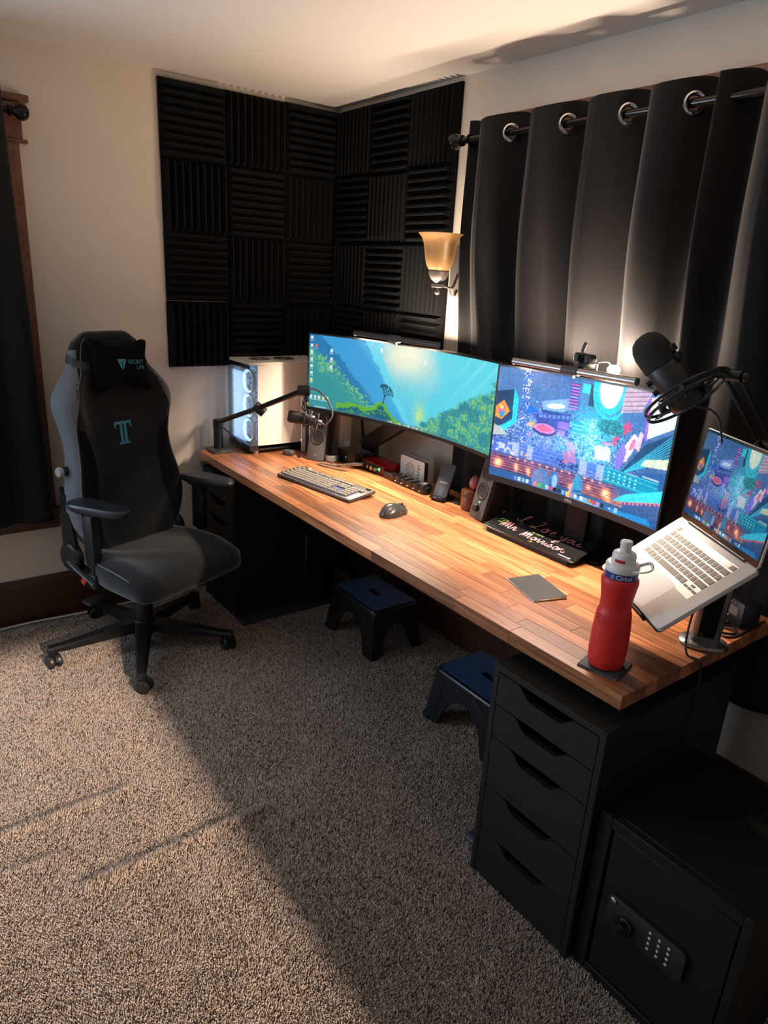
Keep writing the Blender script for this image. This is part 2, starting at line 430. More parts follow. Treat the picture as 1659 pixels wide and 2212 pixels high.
for c in range(3):
    for r in range(4):
        hor = (c + r) % 2 == 0
        y = -.772 + c * .3055 + random.uniform(-.002, .002); z = rowz[r] + random.uniform(-.003, .003) - (.006 if c == 0 and r == 3 else 0)
        N, U = Vector((1, 0, 0)), Vector((0, 0, 1)); S = Vector((0, 1, 0))
        M = axes((0.001, y, z), S, U, N) if hor else axes((0.001, y, z), U, -S, N)
        foam(M, 'foam panel with %s ridges on the left wall, %s, %s' % ('level' if hor else 'upright', ROWN[r], cn[c]), 'acoustic foam panels on the left wall')
cn = ['by the corner', 'middle column', 'nearest the curtain']
for c in range(3):
    for r in range(4):
        hor = (c + r) % 2 == 1
        x = .1985 + c * .2925 + random.uniform(-.001, .001); z = rowz[r] + .004 + random.uniform(-.003, .003)
        N, U, S = Vector((0, -1, 0)), Vector((0, 0, 1)), Vector((1, 0, 0))
        M = axes((x, -.001, z), S, U, N) if hor else axes((x, -.001, z), U, -S, N)
        M = M @ Matrix.Diagonal((.957, 1, 1, 1) if hor else (1, .957, 1, 1))
        foam(M, 'foam panel with %s ridges on the window wall, %s, %s' % ('level' if hor else 'upright', ROWN[r], cn[c]), 'acoustic foam panels on the window wall')

# ================================================================== curtains
mat('curtain_cloth', (.0125, .0115, .0122), .85, noise=(350, .18), bump=(420, .0005), sheen=.1, spec=.2)
def sheet(name, fn, nu, nv, m, parent, thick=.003, holes=()):
    bm = new(); V = [[bm.verts.new(fn(i / (nu - 1), j / (nv - 1))) for i in range(nu)] for j in range(nv)]
    for j in range(nv - 1):
        for i in range(nu - 1):
            if any((V[j][i].co - h).length < .0235 for h in holes): continue
            bm.faces.new((V[j][i], V[j][i + 1], V[j + 1][i + 1], V[j + 1][i]))
    o = obj(name, bm, m, parent, ang=80)
    s = o.modifiers.new('thickness', 'SOLIDIFY'); s.thickness = thick; s.offset = 0
    return o
def sstep(a, b, x): t = min(1, max(0, (x - a) / (b - a))); return t * t * (3 - 2 * t)
GX = [1.085, 1.322, 1.579, 1.811, 2.028]
def phase(x, G):
    if x <= G[0]: return (x - G[0]) / (G[1] - G[0])
    for i in range(len(G) - 1):
        if x <= G[i + 1]: return i + (x - G[i]) / (G[i + 1] - G[i])
    return len(G) - 1 + (x - G[-1]) / (G[-1] - G[-2])
def curtain_right(name, label, G, xa, xb, seed):
    rr = random.Random(seed); root = thing(name, label, 'curtain', (xa, -.12, .45), 0, 'window curtains')
    off = Vector(root.location); amps = [rr.uniform(.85, 1.15) for _ in range(12)]; ph = rr.uniform(0, 6)
    def fn(u, v):
        v = (v / .3) * .06 if v < .3 else .06 + (v - .3) / .7 * .94
        z = .455 + (2.217 - .455) * (1 - v); x = xa + (xb - xa) * u
        f = phase(x, G); a = amps[int(max(0, f + .25)) % 12]
        k = sstep(1.05, 1.9, z); yc = -.056 - .064 * k; A = .024 + .034 * k
        s = math.sin(2 * PI * f); s = math.copysign(abs(s) ** .9, s)
        xs = x + .016 * math.sin(2 * PI * f + 1.2) * (1 - .5 * v) + .012 * math.sin(3 * z + ph) * v
        y = yc + A * a * s * (1 - .12 * v) + .004 * math.sin(9 * z + 7 * x + ph) * v
        zz = z + (.010 * math.cos(2 * PI * f) + .004 * math.sin(4 * PI * f)) * max(0, 1 - v * 25) + .004 * math.sin(2 * PI * f * 1.0 + .5) * (1 - v)
        return Vector((xs, y, zz)) - off
    GP = [Vector((g + .0149, -.12, 2.163)) for g in G if xa + .03 < g < xb - .03]
    sheet('cloth', fn, int((xb - xa) * 230), 84, 'curtain_cloth', root, holes=[p - off for p in GP])
    gm = new(); torus(gm, .0255, .0068, n=28, m=8); me = None
    for p in GP:
        M = axes(p - off + Vector((.0016, -.0012, 0)), (.6, .8, 0), (0, 0, 1))
        if me is None: first = obj('grommet', gm, 'chrome', root); me = first.data; first.matrix_basis = M
        else:
            o = bpy.data.objects.new('grommet', me); COL.objects.link(o); o.parent = root; o.matrix_basis = M
    return root
curtain_right('curtain', 'black grommet curtain panel behind the two monitors', GX, 1.09, 2.135, 3)
curtain_right('curtain', 'black grommet curtain panel at the right edge behind the laptop', [2.15, 2.375, 2.6, 2.82, 3.04], 2.125, 3.1, 5)
def curtain_left():
    root = thing('curtain', 'dark curtain panel at the left edge behind the gaming chair', 'curtain', (.1, -1.55, .5), 0, 'window curtains'); off = Vector(root.location)
    def fn(u, v):
        z = .525 + (2.235 - .525) * (1 - v); y = -1.565 - .9 * u + .035 * v * (1 - u)
        f = u * 4.6 + .1; A = .042 * (1 - .15 * v)
        s = math.sin(2 * PI * f)
        return Vector((.1 + A * s + .006 * math.sin(6 * z + 9 * u), y + .012 * math.cos(2 * PI * f), z + .006 * math.sin(2 * PI * f))) - off
    sheet('cloth', fn, 130, 50, 'curtain_cloth', root)
curtain_left()
def rod(label, a, b, wall_n, fin=(True, True)):
    a = Vector(a); b = Vector(b); d = (b - a).normalized(); root = thing('curtain_rod', label, 'curtain rod', a)
    bm = new(); cyl(bm, (0, 0, 0), b - a, .0125, n=20); obj('rod', bm, 'rod_black', root)
    M = frame_to((0, 0, 0), -d)[0]
    bm = new(); lathe(bm, [(.013, 0), (.02, .004), (.02, .012), (.014, .018), (.017, .024), (.028, .036), (.031, .05), (.027, .064), (.015, .074), (0, .077)], 24, M); obj('finial', bm, 'rod_black', root)
    for t in (.035, (b - a).length - .1):
        p = d * t; bm = new(); tube(bm, [p + Vector((0, 0, -.016)), p + Vector(wall_n) * .05 + Vector((0, 0, -.02)), p + Vector(wall_n) * .092 + Vector((0, 0, -.02))], .007, 8)
        torus(bm, .0155, .004, frame_to(p, p + d)[0], 18, 6); obj('bracket', bm, 'rod_black', root)
mat('rod_black', (.02, .016, .015), .12, metal=.6)
rod('dark curtain rod with a round finial beside the foam panels', (1.085, -.12, 2.163), (3.2, -.12, 2.163), (0, 1, 0))
rod('dark curtain rod with a round finial at the left edge', (.1, -1.535, 2.165), (.1, -2.5, 2.165), (-1, 0, 0))
# ================================================================== standing desk
wood('desk_wood', (.20, .060, .021), (.40, .146, .055), (.54, .235, .102), rough=.36, vary=.48, axis=(1.6, 26, 26), coat=.15)
DX0, DX1, DY0, DY1, DZ, DTH = .083, 2.583, -.82, -.09, .774, .038
desk = thing('standing_desk', 'long wooden standing desk with black steel legs along the window wall', 'desk', (1.333, -.45, 0))
bm = new(); box(bm, DX0 + .004, DY0 + .004, DZ - DTH + .001, DX1 - .004, DY1 - .004, DZ - .006, M=T(-1.333, .45, 0))
top = obj('tabletop', bm, 'desk_wood', desk, smooth=False)
rows = 15; pw = (DY1 - DY0) / rows; rr = random.Random(21)
for r in range(rows):
    x = DX0; first = True
    while x < DX1 - 1e-6:
        l = rr.uniform(.12, .45) if first else rr.uniform(.22, .62)
        first = False
        if DX1 - (x + l) < .16: l = DX1 - x
        cx, cy = x + l / 2, DY0 + (r + .5) * pw
        bm = new(); box(bm, -l / 2 + .0002, -pw / 2 + .0002, -DTH / 2, l / 2 - .0002, pw / 2 - .0002, DTH / 2, .0007)
        o = obj('plank', bm, 'desk_wood', top, smooth=False); o.location = (cx - 1.333, cy + .45, DZ - DTH / 2 + rr.uniform(-.0002, .0002))
        x += l
def leg_column(x):
    bm = new(); box(bm, x - .04, -.47, .03, x + .04, -.37, .42, .004, M=T(-1.333, .45, 0)); obj('lower_leg_tube', bm, 'black_metal', desk)
    bm = new(); box(bm, x - .034, -.463, .42, x + .034, -.377, .70, .004, M=T(-1.333, .45, 0)); obj('upper_leg_tube', bm, 'black_metal', desk)
    bm = new()
    prof = [(-.815, .0), (-.815, .016), (-.80, .022), (-.49, .034), (-.35, .034), (-.15, .022), (-.135, .016), (-.135, 0)]
    prism(bm, prof, x - .04, x + .04, T(-1.333, .45, 0) @ Matrix(((0, 0, 1, 0), (1, 0, 0, 0), (0, 1, 0, 0), (0, 0, 0, 1))), bev=.002)
    obj('foot', bm, 'foot_grey', desk)
    bm = new(); box(bm, x - .03, -.76, .70, x + .03, -.13, .735, .003, M=T(-1.333, .45, 0)); obj('side_bracket', bm, 'black_metal', desk)
mat('foot_grey', (.035, .042, .052), .4, metal=.2)
leg_column(.515); leg_column(2.185)
bm = new(); box(bm, .55, -.50, .69, 2.15, -.46, .735, .003, M=T(-1.333, .45, 0)); box(bm, .55, -.38, .69, 2.15, -.34, .735, .003, M=T(-1.333, .45, 0)); obj('crossbar', bm, 'black_metal', desk)
bm = new()
for q in range(2): box(bm, .70, -.20 + q * .07, .60, 1.95, -.194 + q * .07, .69, M=T(-1.333, .45, 0))
box(bm, .70, -.20, .597, 1.95, -.124, .603, M=T(-1.333, .45, 0))
for q in (.72, 1.3, 1.92): box(bm, q, -.2, .60, q + .02, -.124, .736, M=T(-1.333, .45, 0))
obj('cable_tray', bm, 'tray_brown', desk, smooth=False)
mat('tray_brown', (.03, .016, .011), .5)
bm = new(); box(bm, .42, -.79, .70, .50, -.74, .735, .004, M=T(-1.333, .45, 0)); obj('height_control', bm, 'black_plastic', desk)
bm = new(); box(bm, .14, -.845, .715, .19, -.80, .735, .003, M=T(-1.333, .45, 0)); obj('cable_clip', bm, 'black_plastic', desk)

# ================================================================== drawer units
mat('drawer_black', (.0095, .0093, .0082), .55, spec=.3, noise=(60, .1), bump=(800, .00005))
def drawer_unit(label, x, y):
    w, d, h, s = .36, .58, .70, .018
    u = thing('drawer_unit', label, 'drawer unit', (x, y, 0), 0, 'drawer units under the desk')
    for k in (0, 1):
        bm = new(); a = 0 if k == 0 else w - s; box(bm, a, 0, 0, a + s, d, h - s, .0012); obj('side_panel', bm, 'drawer_black', u, smooth=False)
    bm = new(); box(bm, 0, 0, h - s, w, d, h, .0012); obj('top_panel', bm, 'drawer_black', u, smooth=False)
    bm = new(); box(bm, s, d - .006, .0, w - s, d, h - s); obj('back_panel', bm, 'drawer_black', u, smooth=False)
    bm = new(); box(bm, s, .004, 0, w - s, d - .01, .02, .001); obj('plinth', bm, 'drawer_black', u, smooth=False)
    zs = [.022, .168, .320, .482, .583, .680]
    for k in range(5):
        z0, z1 = zs[k] + .0015, zs[k + 1] - .0015; xw = w - 2 * s - .004; n = 12; ht = z1 - z0
        poly = [(0, 0), (xw, 0), (xw, ht)]
        a, b, dp = .20 * xw, .80 * xw, .030; m = .10 * xw
        for i in range(n + 1): t = i / n; poly.append((b - t * m * 1.6, ht - dp * (t * t * (3 - 2 * t))))
        for i in range(n + 1): t = i / n; poly.append((a + m * 1.6 - t * m * 1.6, ht - dp * (1 - t * t * (3 - 2 * t))))
        poly.append((0, ht))
        bm = new(); M = axes((s + .002, .0185, z0), (1, 0, 0), (0, 0, 1), (0, -1, 0))
        prism(bm, poly, 0, .018, M)
        o = obj('drawer', bm, 'drawer_black', u, smooth=False)
        bm = new(); box(bm, s + .012, .07, z0, w - s - .012, .42, z0 + .01); box(bm, s + .012, .42, z0, w - s - .012, .43, z1 - .03)
        box(bm, s + .008, .02, z0, s + .016, .43, z1 - .035); box(bm, w - s - .016, .02, z0, w - s - .008, .43, z1 - .035)
        obj('drawer_box', bm, 'drawer_black', o, smooth=False)
    return u
drawer_unit('black drawer unit with five scooped drawers under the near end of the desk', 2.236, -.874)
drawer_unit('black drawer unit in shadow under the far end of the desk behind the chair', .10, -.812)

# ================================================================== safe
mat('safe_black', (.005, .0052, .0046), .6, spec=.25, noise=(90, .1), bump=(900, .00008))
def safe():
    s = thing('digital_safe', 'black digital safe with a keypad beside the near drawer unit', 'safe', (2.603, -.852, 0)); w, d, h = .372, .42, .484
    bm = new(); box(bm, 0, .02, 0, w, d, h, .004)
    box(bm, 0, 0, 0, .035, .02, h, .002); box(bm, w - .022, 0, 0, w, .02, h, .002); box(bm, .035, 0, h - .03, w - .022, .02, h, .002); box(bm, .035, 0, 0, w - .022, .02, .03, .002)
    obj('body', bm, 'safe_black', s)
    bm = new(); box(bm, .041, .004, .034, w - .026, .022, h - .034, .002); door = obj('door', bm, 'safe_black', s)
    bm = new(); prism(bm, rrect(.20, .085, .012, 4), 0, .012, axes((.168, .004, .252), (1, 0, 0), (0, 0, 1), (0, -1, 0)), bev=.002); obj('control_panel', bm, 'black_plastic', door)
    bm = new(); M = axes((.118, -.008, .238), (1, 0, 0), (0, 0, 1), (0, -1, 0)); lathe(bm, [(.026, 0), (.026, .006), (.022, .012), (0, .013)], 28, M)
    box(bm, -.024, -.007, .010, .024, .007, .03, .003, 2, M @ RZ(70)); obj('knob', bm, 'black_gloss', door)
    bm = new(); M = axes((.082, -.008, .283), (1, 0, 0), (0, 0, 1), (0, -1, 0)); lathe(bm, [(.008, 0), (.008, .004), (.005, .006), (0, .006)], 16, M); obj('key_cover', bm, 'chrome', door)
    kb = new(); lathe(kb, [(.0036, 0), (.0036, .0016), (.0028, .0024), (0, .0026)], 10, axes((0, 0, 0), (1, 0, 0), (0, 0, 1), (0, -1, 0))); k0 = obj('key', kb, 'key_grey', door)
    for i in range(12):
        o = k0 if i == 0 else copy_child(k0, door)
        o.location = (.182 + (i % 3) * .0235, -.0082, .277 - (i // 3) * .0155)
mat('key_grey', (.45, .45, .44), .4)
safe()

# ================================================================== step stools
mat('stool_plastic', (.008, .0095, .012), .35)
mat('tread_blue', (.028, .07, .16), .4)
def stool(label, cx, cy):
    s = thing('step_stool', label, 'step stool', (cx, cy, 0), 0, 'step stools under the desk'); h = .235
    def P(sx, sy, z):  # corner of the tapering shell
        k = z / h; return Vector((sx * (.195 - .028 * k), sy * (.145 - .028 * k), z))
    # four arched side walls
    for sx, sy, wx in ((0, -1, 1), (0, 1, 1), (-1, 0, 0), (1, 0, 0)):
        t = bmesh.new(); n = 26; lo_o, hi_o, lo_i, hi_i = [], [], [], []
        for i in range(n + 1):
            u = -1 + 2 * i / n
            arch = .155 * math.sqrt(max(0, 1 - (u / .62) ** 2)) if abs(u) < .62 else 0.0
            for z, lst_o, lst_i in ((arch, lo_o, lo_i), (h - .004, hi_o, hi_i)):
                if wx: po = P(u, sy, z); pi_ = po - Vector((0, sy * .012, 0))
                else: po = P(sx, u, z); pi_ = po - Vector((sx * .012, 0, 0))
                lst_o.append(t.verts.new(po)); lst_i.append(t.verts.new(pi_))
        for i in range(n):
            t.faces.new((lo_o[i], lo_o[i + 1], hi_o[i + 1], hi_o[i])); t.faces.new((lo_i[i], hi_i[i], hi_i[i + 1], lo_i[i + 1])); t.faces.new((lo_o[i], lo_i[i], lo_i[i + 1], lo_o[i + 1]))
            t.faces.new((hi_o[i], hi_o[i + 1], hi_i[i + 1], hi_i[i]))
        t.faces.new((lo_o[0], hi_o[0], hi_i[0], lo_i[0])); t.faces.new((lo_o[n], lo_i[n], hi_i[n], hi_o[n]))
        bmesh.ops.recalc_face_normals(t, faces=t.faces[:])
        if wx:   # raised moulding that follows the arch
            pts = [];
            for i in range(19):
                u = -.8 + 1.6 * i / 18; z = .06 + .145 * math.sqrt(max(0, 1 - (u / .82) ** 2)) ** 1.3
                pts.append(P(u, sy, z))
            tube(t, pts, .0022, 6)
        obj('side_wall', t, 'stool_plastic', s)
    for sx in (-1, 1):
        for sy in (-1, 1):
            bm = new(); p = P(sx, sy, .012)
            box(bm, p.x - .02 - .012 * sx, p.y - .016 - .010 * sy, 0, p.x + .02 - .012 * sx, p.y + .016 - .010 * sy, .03, .008, 2)
            loft(bm, [[P(sx, sy, z) + Vector((-sx * a, -sy * b, 0)) for a, b in ((-.002, -.002), (.05, -.002), (.05, .012), (.014, .014), (.012, .045), (-.002, .045))] for z in (.02, .11, h - .02)])
            obj('leg', bm, 'stool_plastic', s)
    # tread: rounded top with a hand slot
    bm = new(); oo = rrect(.356, .256, .03, 6)
    t = bmesh.new(); prof = [(1.0, h - .03), (1.0, h - .012), (.985, h - .004), (.955, h)]
    rings = [[(x * k, y * (1 - (1 - k) * 1.3), z) for x, y in oo] for k, z in prof]
    slot = rrect(.075, .026, .0129, 6)
    R = [[t.verts.new(p) for p in r] for r in rings]; n = len(oo)
    for a, b in zip(R, R[1:]):
        for i in range(n): t.faces.new((a[i], a[(i + 1) % n], b[(i + 1) % n], b[i]))
    S1 = [t.verts.new((x, y, h)) for x, y in slot]; S0 = [t.verts.new((x, y, h - .03)) for x, y in slot]
    for i in range(n):
        t.faces.new((R[-1][i], R[-1][(i + 1) % n], S1[(i + 1) % n], S1[i])); t.faces.new((S1[i], S1[(i + 1) % n], S0[(i + 1) % n], S0[i]))
    bmesh.ops.recalc_face_normals(t, faces=t.faces[:]); _merge(bm, t)
    obj('tread_frame', bm, 'stool_plastic', s)
    bm = new(); t = bmesh.new(); oo = rrect(.325, .222, .02, 6); A = [t.verts.new((x, y, h + .0015)) for x, y in oo]; A0 = [t.verts.new((x, y, h - .001)) for x, y in oo]
    S1 = [t.verts.new((x * 1.06, y * 1.1, h + .0015)) for x, y in slot]
    for i in range(n): t.faces.new((A[i], A[(i + 1) % n], S1[(i + 1) % n], S1[i])); t.faces.new((A0[i], A0[(i + 1) % n], A[(i + 1) % n], A[i]))
    bmesh.ops.recalc_face_normals(t, faces=t.faces[:]); _merge(bm, t)
    for i in range(12):
        for j in range(8):
            x, y = -.145 + i * .0264 + (j % 2) * .006, -.09 + j * .0257
            if abs(x) < .052 and abs(y) < .026: continue
            sphere(bm, (x, y, h + .001), .006, 6, RZ(45 if (i + j) % 2 else -45), (1, .45, .45))
    obj('tread_pad', bm, 'tread_blue', s)
stool('black plastic step stool with a blue studded tread beside the near drawer unit', 1.775, -.37)
stool('black plastic step stool deep under the middle of the desk', .945, -.32)
# ================================================================== gaming chair
mat('chair_fabric', (.0085, .0098, .0108), .8, noise=(500, .25), bump=(900, .0004), sheen=.6, spec=.2)
mat('chair_velour', (.004, .004, .0045), .85, sheen=.0, spec=.15, bump=(700, .0003))
mat('pillow_black', (.0025, .0025, .003), .9, spec=.1, bump=(800, .0003))
mat('arm_pad', (.020, .022, .027), .38)
mat('stitch', (.16, .17, .18), .7)
mat('red_tag', (.5, .03, .02), .5)
mat('knob_grey', (.34, .35, .36), .35)
CH = thing('gaming_chair', 'charcoal fabric gaming chair with armrests on a five-spoke castor base', 'chair', (.503, -1.223, 0), 20)
BASE = T(-.037, -.028, 0)
def star():
    for k in range(5):
        a = math.radians(-92 + 72 * k - 20); M = BASE @ Matrix.Rotation(a, 4, 'Z')
        rings = []
        for x, w, z0, z1 in ((.02, .036, .085, .135), (.09, .034, .085, .132), (.22, .028, .078, .113), (.34, .022, .072, .098), (.402, .020, .072, .094)):
            rings.append([(x, -w, z0), (x, w, z0), (x, w, z1 - .008), (x, w * .72, z1), (x, -w * .72, z1), (x, -w, z1 - .008)])
        bm = new(); loft(bm, rings, M); obj('base_leg', bm, 'black_metal', CH, ang=30)
        c = thing_part('caster', CH, M @ T(.388, 0, 0) @ RZ(random.uniform(40, 130)))
        for s in (-1, 1):
            bm = new(); lathe(bm, [(.010, 0), (.028, .001), (.031, .005), (.031, .017), (.027, .021), (.01, .022)], 28, T(.012, s * .005 if s > 0 else -.027, .031) @ RX(-90)); obj('wheel', bm, 'black_plastic', c)
        bm = new()
        pts = [(.012 + .034 * math.cos(t), .031 + .034 * math.sin(t)) for t in [math.radians(10 + 170 * i / 14) for i in range(15)]]
        poly = pts + [(.012 + .030 * math.cos(t), .031 + .030 * math.sin(t)) for t in [math.radians(180 - 170 * i / 14) for i in range(15)]]
        prism(bm, poly, -.004, .004, Matrix(((1, 0, 0, 0), (0, 0, 1, 0), (0, 1, 0, 0), (0, 0, 0, 1))))
        cyl(bm, (0, 0, .045), (0, 0, .078), .011, n=14); cyl(bm, (0, 0, .066), (0, 0, .078), .017, n=16); obj('hood', bm, 'black_plastic', c)
def thing_part(name, parent, M):
    o = bpy.data.objects.new(name, None); COL.objects.link(o); o.parent = parent; o.matrix_basis = M; o.empty_display_size = .02; return o
star()
bm = new(); lathe(bm, [(.05, .072), (.056, .08), (.056, .125), (.048, .142), (.03, .144)], 32, BASE); obj('base_hub', bm, 'black_metal', CH)
bm = new(); lathe(bm, [(.040, .14), (.041, .145), (.041, .225), (.036, .228), (.036, .275), (.031, .278), (.031, .33), (.028, .331), (.028, .37)], 28, BASE); obj('gas_lift', bm, 'black_plastic', CH)
bm = new(); box(bm, -.17, -.10, .345, .13, .10, .385, .012, 2); box(bm, -.13, -.07, .315, .06, .07, .35, .012, 2); box(bm, -.2, -.20, .378, .2, .20, .392, .004); obj('tilt_mechanism', bm, 'black_metal', CH)
bm = new(); tube(bm, [(-.02, -.06, .345), (0, -.17, .34), (.01, -.25, .335)], .006, 8); box(bm, -.025, -.33, .327, .035, -.25, .341, .006, 2); obj('tilt_lever', bm, 'black_plastic', CH)
# seat cushion: waterfall front, raised rounded sides
def seat():
    n = 40; rings = []
    xs = [-.27, -.262, -.24, -.17, -.08, .02, .12, .19, .235, .262, .278, .282]
    for x in xs:
        k = (x + .27) / .552; xr = -.165 + (x + .27) * .87
        w = .215 + .064 * sstep(0, .45, k) - .012 * sstep(.75, 1, k)
        if x < -.255: w -= .03
        if k > .93: w -= .03 * ((k - .93) / .07) ** 2 + .012
        zt = .497 + .010 * math.sin(PI * min(1, k * 1.1)) - .016 * sstep(.70, .9, k) - .050 * max(0, (k - .88) / .12) ** 2
        zb = .378 + .020 * max(0, (k - .92) / .08) ** 1.5
        if x < -.255: zt -= .035; zb += .012
        ring = []
        for i in range(n):
            t = 2 * PI * i / n; c, s = math.cos(t), math.sin(t)
            yy = w * math.copysign(abs(c) ** .55, c); u = abs(yy) / w
            if s >= 0: z = (zt + zb) / 2 + (zt - zb) / 2 * abs(s) ** .4 + .016 * math.exp(-((u - .80) / .14) ** 2) * (s > .05) - .006 * math.exp(-(u / .5) ** 2)
            else: z = (zt + zb) / 2 - (zt - zb) / 2 * abs(s) ** .3
            ring.append((xr, yy, z))
        rings.append(ring)
    bm = new(); loft(bm, rings); return obj('seat', bm, 'chair_fabric', CH, ang=70)
st = seat()
for sgn in (-1, 1):
    pts = [(-.135, sgn * .224, .478), (-.065, sgn * .251, .488), (.035, sgn * .271, .490), (.143, sgn * .274, .485), (.222, sgn * .269, .468), (.262, sgn * .262, .448)]
    bm = new(); tube(bm, pts, .0026, 6, k=6); tube(bm, pts[-1:] + [(.280, sgn * .252, .428), (.284, sgn * .248, .400)], .0016, 5, k=4); obj('piping', bm, 'stitch', st)
# backrest
BT = math.radians(6.7); BO = Vector((-.118, 0, .478)); BL = .905
BM = axes(BO, (0, 1, 0), (-math.sin(BT), 0, math.cos(BT)), (math.cos(BT), 0, math.sin(BT)))   # local: x lateral, y up the back, z forward
HW = [(0, .185), (.05, .225), (.13, .262), (.21, .272), (.29, .264), (.38, .243), (.46, .236), (.53, .245), (.60, .262), (.655, .262), (.70, .235), (.745, .195), (.79, .172), (.84, .160), (.875, .142), (.895, .115), (.905, .07)]
def hw(h):
    P = HW
    for (a, wa), (b, wb) in zip(P, P[1:]):
        if h <= b: t = (h - a) / (b - a); return wa + (wb - wa) * t
    return P[-1][1]
def hws(h): return (hw(max(0, h - .02)) + 2 * hw(h) + hw(min(BL, h + .02))) / 4
def back_front(h, u):
    t = .088 - .025 * sstep(.6, .9, h); bol = .040 * math.exp(-((h - .22) / .2) ** 2) + .045 * math.exp(-((h - .62) / .13) ** 2) + .012
    if h > .72: bol *= 1 - sstep(.72, .8, h)
    return t / 2 + bol * math.exp(-((abs(u) - .86) / .20) ** 2) + .014 * math.exp(-((h - .2) / .15) ** 2) * math.exp(-(u / .6) ** 2)
def backrest():
    n = 56; rings = []; hs = [.0, .004, .015] + [i * BL / 46 for i in range(2, 46)] + [BL - .008, BL - .002, BL]
    for h in hs:
        w = hws(h); e = 1.0
        if h < .015: e = .55 + .45 * (h / .015) ** .5
        if h > BL - .02: e = .25 + .75 * max(0, (BL - h) / .02) ** .5
        ring = []
        for i in range(n):
            t = 2 * PI * i / n; c, s = math.cos(t), math.sin(t); u = math.copysign(abs(c) ** .62, c)
            if s >= 0: z = back_front(h, u) * abs(s) ** .38 * e
            else: z = -(.05 - .02 * sstep(.6, .9, h)) * abs(s) ** .38 * e
            ring.append((u * w, h, z))
        rings.append(ring)
    bm = new(); loft(bm, rings, BM); return obj('backrest', bm, 'chair_fabric', CH, ang=75)
bk = backrest()
# velour inner bolsters and contrast stitching on the front of the backrest
for sgn in (-1, 1):
    bm = new(); t = bmesh.new(); A, B = [], []
    for i in range(25):
        h = .04 + .50 * i / 24; f = math.sin(PI * i / 24) ** .6
        u1 = .90; u0 = .90 - .30 * f
        A.append(t.verts.new((sgn * hws(h) * u1, h, back_front(h, u1) * (1 - u1 ** 3.2) ** .19 + .0012))); 
        B.append([t.verts.new((sgn * hws(h) * (u0 + (u1 - u0) * q / 5), h, back_front(h, u0 + (u1 - u0) * q / 5) * (1 - (u0 + (u1 - u0) * q / 5) ** 3.2) ** .19 + .0016)) for q in range(5)])
    for i in range(24):
        rowa, rowb = B[i] + [A[i]], B[i + 1] + [A[i + 1]]
        for q in range(5): t.faces.new((rowa[q], rowa[q + 1], rowb[q + 1], rowb[q]))
    _merge(bm, t, BM); obj('bolster_panel', bm, 'chair_velour', bk, ang=80)
    pts = []
    for i in range(40):
        h = .05 + .55 * i / 39; u = .93
        pts.append(BM @ Vector((sgn * hws(h) * u, h, back_front(h, u) * (1 - u ** 3.2) ** .19 + .001)))
    bm = new(); tube(bm, pts, .0017, 5); obj('stitching', bm, 'stitch', bk)
    pts = [BM @ Vector((sgn * hws(h) * .82, h, back_front(h, .82) * (1 - .82 ** 3.2) ** .19 + .0012)) for h in [.69 + .19 * i / 14 for i in range(15)]]
    bm = new(); tube(bm, pts, .0017, 5); obj('stitching', bm, 'stitch', bk)
# T emblem
def logoM(lx, h, z): return BM @ T(lx, h, z)
bm = new(); zz = back_front(.475, 0) + .0005; Mx = logoM(.0, .487, zz)
k = .72
def flatpoly(b, P, M): prism(b, [(x * k, y * k) for x, y in P], 0, .0012, M)
flatpoly(bm, [(-.055, .068), (.055, .068), (.058, .030), (.050, .030), (.042, .052), (-.042, .052), (-.050, .030), (-.058, .030)], Mx)
flatpoly(bm, [(-.022, .053), (-.005, .053), (-.005, -.055), (-.022, -.055)], Mx); flatpoly(bm, [(.005, .053), (.022, .053), (.022, -.055), (.005, -.055)], Mx)
flatpoly(bm, [(-.035, -.053), (.035, -.053), (.035, -.066), (-.035, -.066)], Mx)
plabel(obj('emblem', bm, 'teal_print', bk, smooth=False), 'teal letter T emblem')
# head pillow, bone shaped, with strap
PPROF = [(.0, -.034), (.7, -.034), (.92, -.022), (1, 0), (.97, .014), (.88, .028), (.72, .038), (.45, .044), (0, .046)]
def pil(t):
    c, s = math.cos(t), math.sin(t); x = .122 * math.copysign(abs(c) ** .55, c); y = .098 * math.copysign(abs(s) ** .55, s)
    lobe = .030 * (abs(math.sin(2 * t)) ** 3); return (x + math.copysign(lobe, c), y + math.copysign(lobe * .9, s) - .022 * math.copysign(1, s) * math.exp(-(x / .07) ** 2))
PM = BM @ T(.008, .765, .072) @ RZ(-3) @ RX(-4)
bm = new(); cushion(bm, pil, PPROF, PM, 64)
pi_ = obj('head_pillow', bm, 'pillow_black', CH, ang=80)
def ring_pt(h, t, out=.0016):
    w = hws(h); c, q = math.cos(t), math.sin(t); u = math.copysign(abs(c) ** .62, c)
    z = back_front(h, u) * abs(q) ** .38 if q >= 0 else -(.05 - .02 * sstep(.6, .9, h)) * abs(q) ** .38
    return BM @ Vector((u * (w + out) , h, z + math.copysign(out, q) * min(1, abs(q) * 4)))
def ribbon(name, hfun, t0, t1, wd, m, parent, n=26, k=4, out=.0018):
    t = bmesh.new(); R = []
    for i in range(n + 1):
        f = i / n; th = t0 + (t1 - t0) * f; R.append([t.verts.new(ring_pt(hfun(f) - wd(f) / 2 + wd(f) * j / k, th, out)) for j in range(k + 1)])
    for i in range(n):
        for j in range(k): t.faces.new((R[i][j], R[i + 1][j], R[i + 1][j + 1], R[i][j + 1]))
    return obj(name, t, m, parent, ang=80)
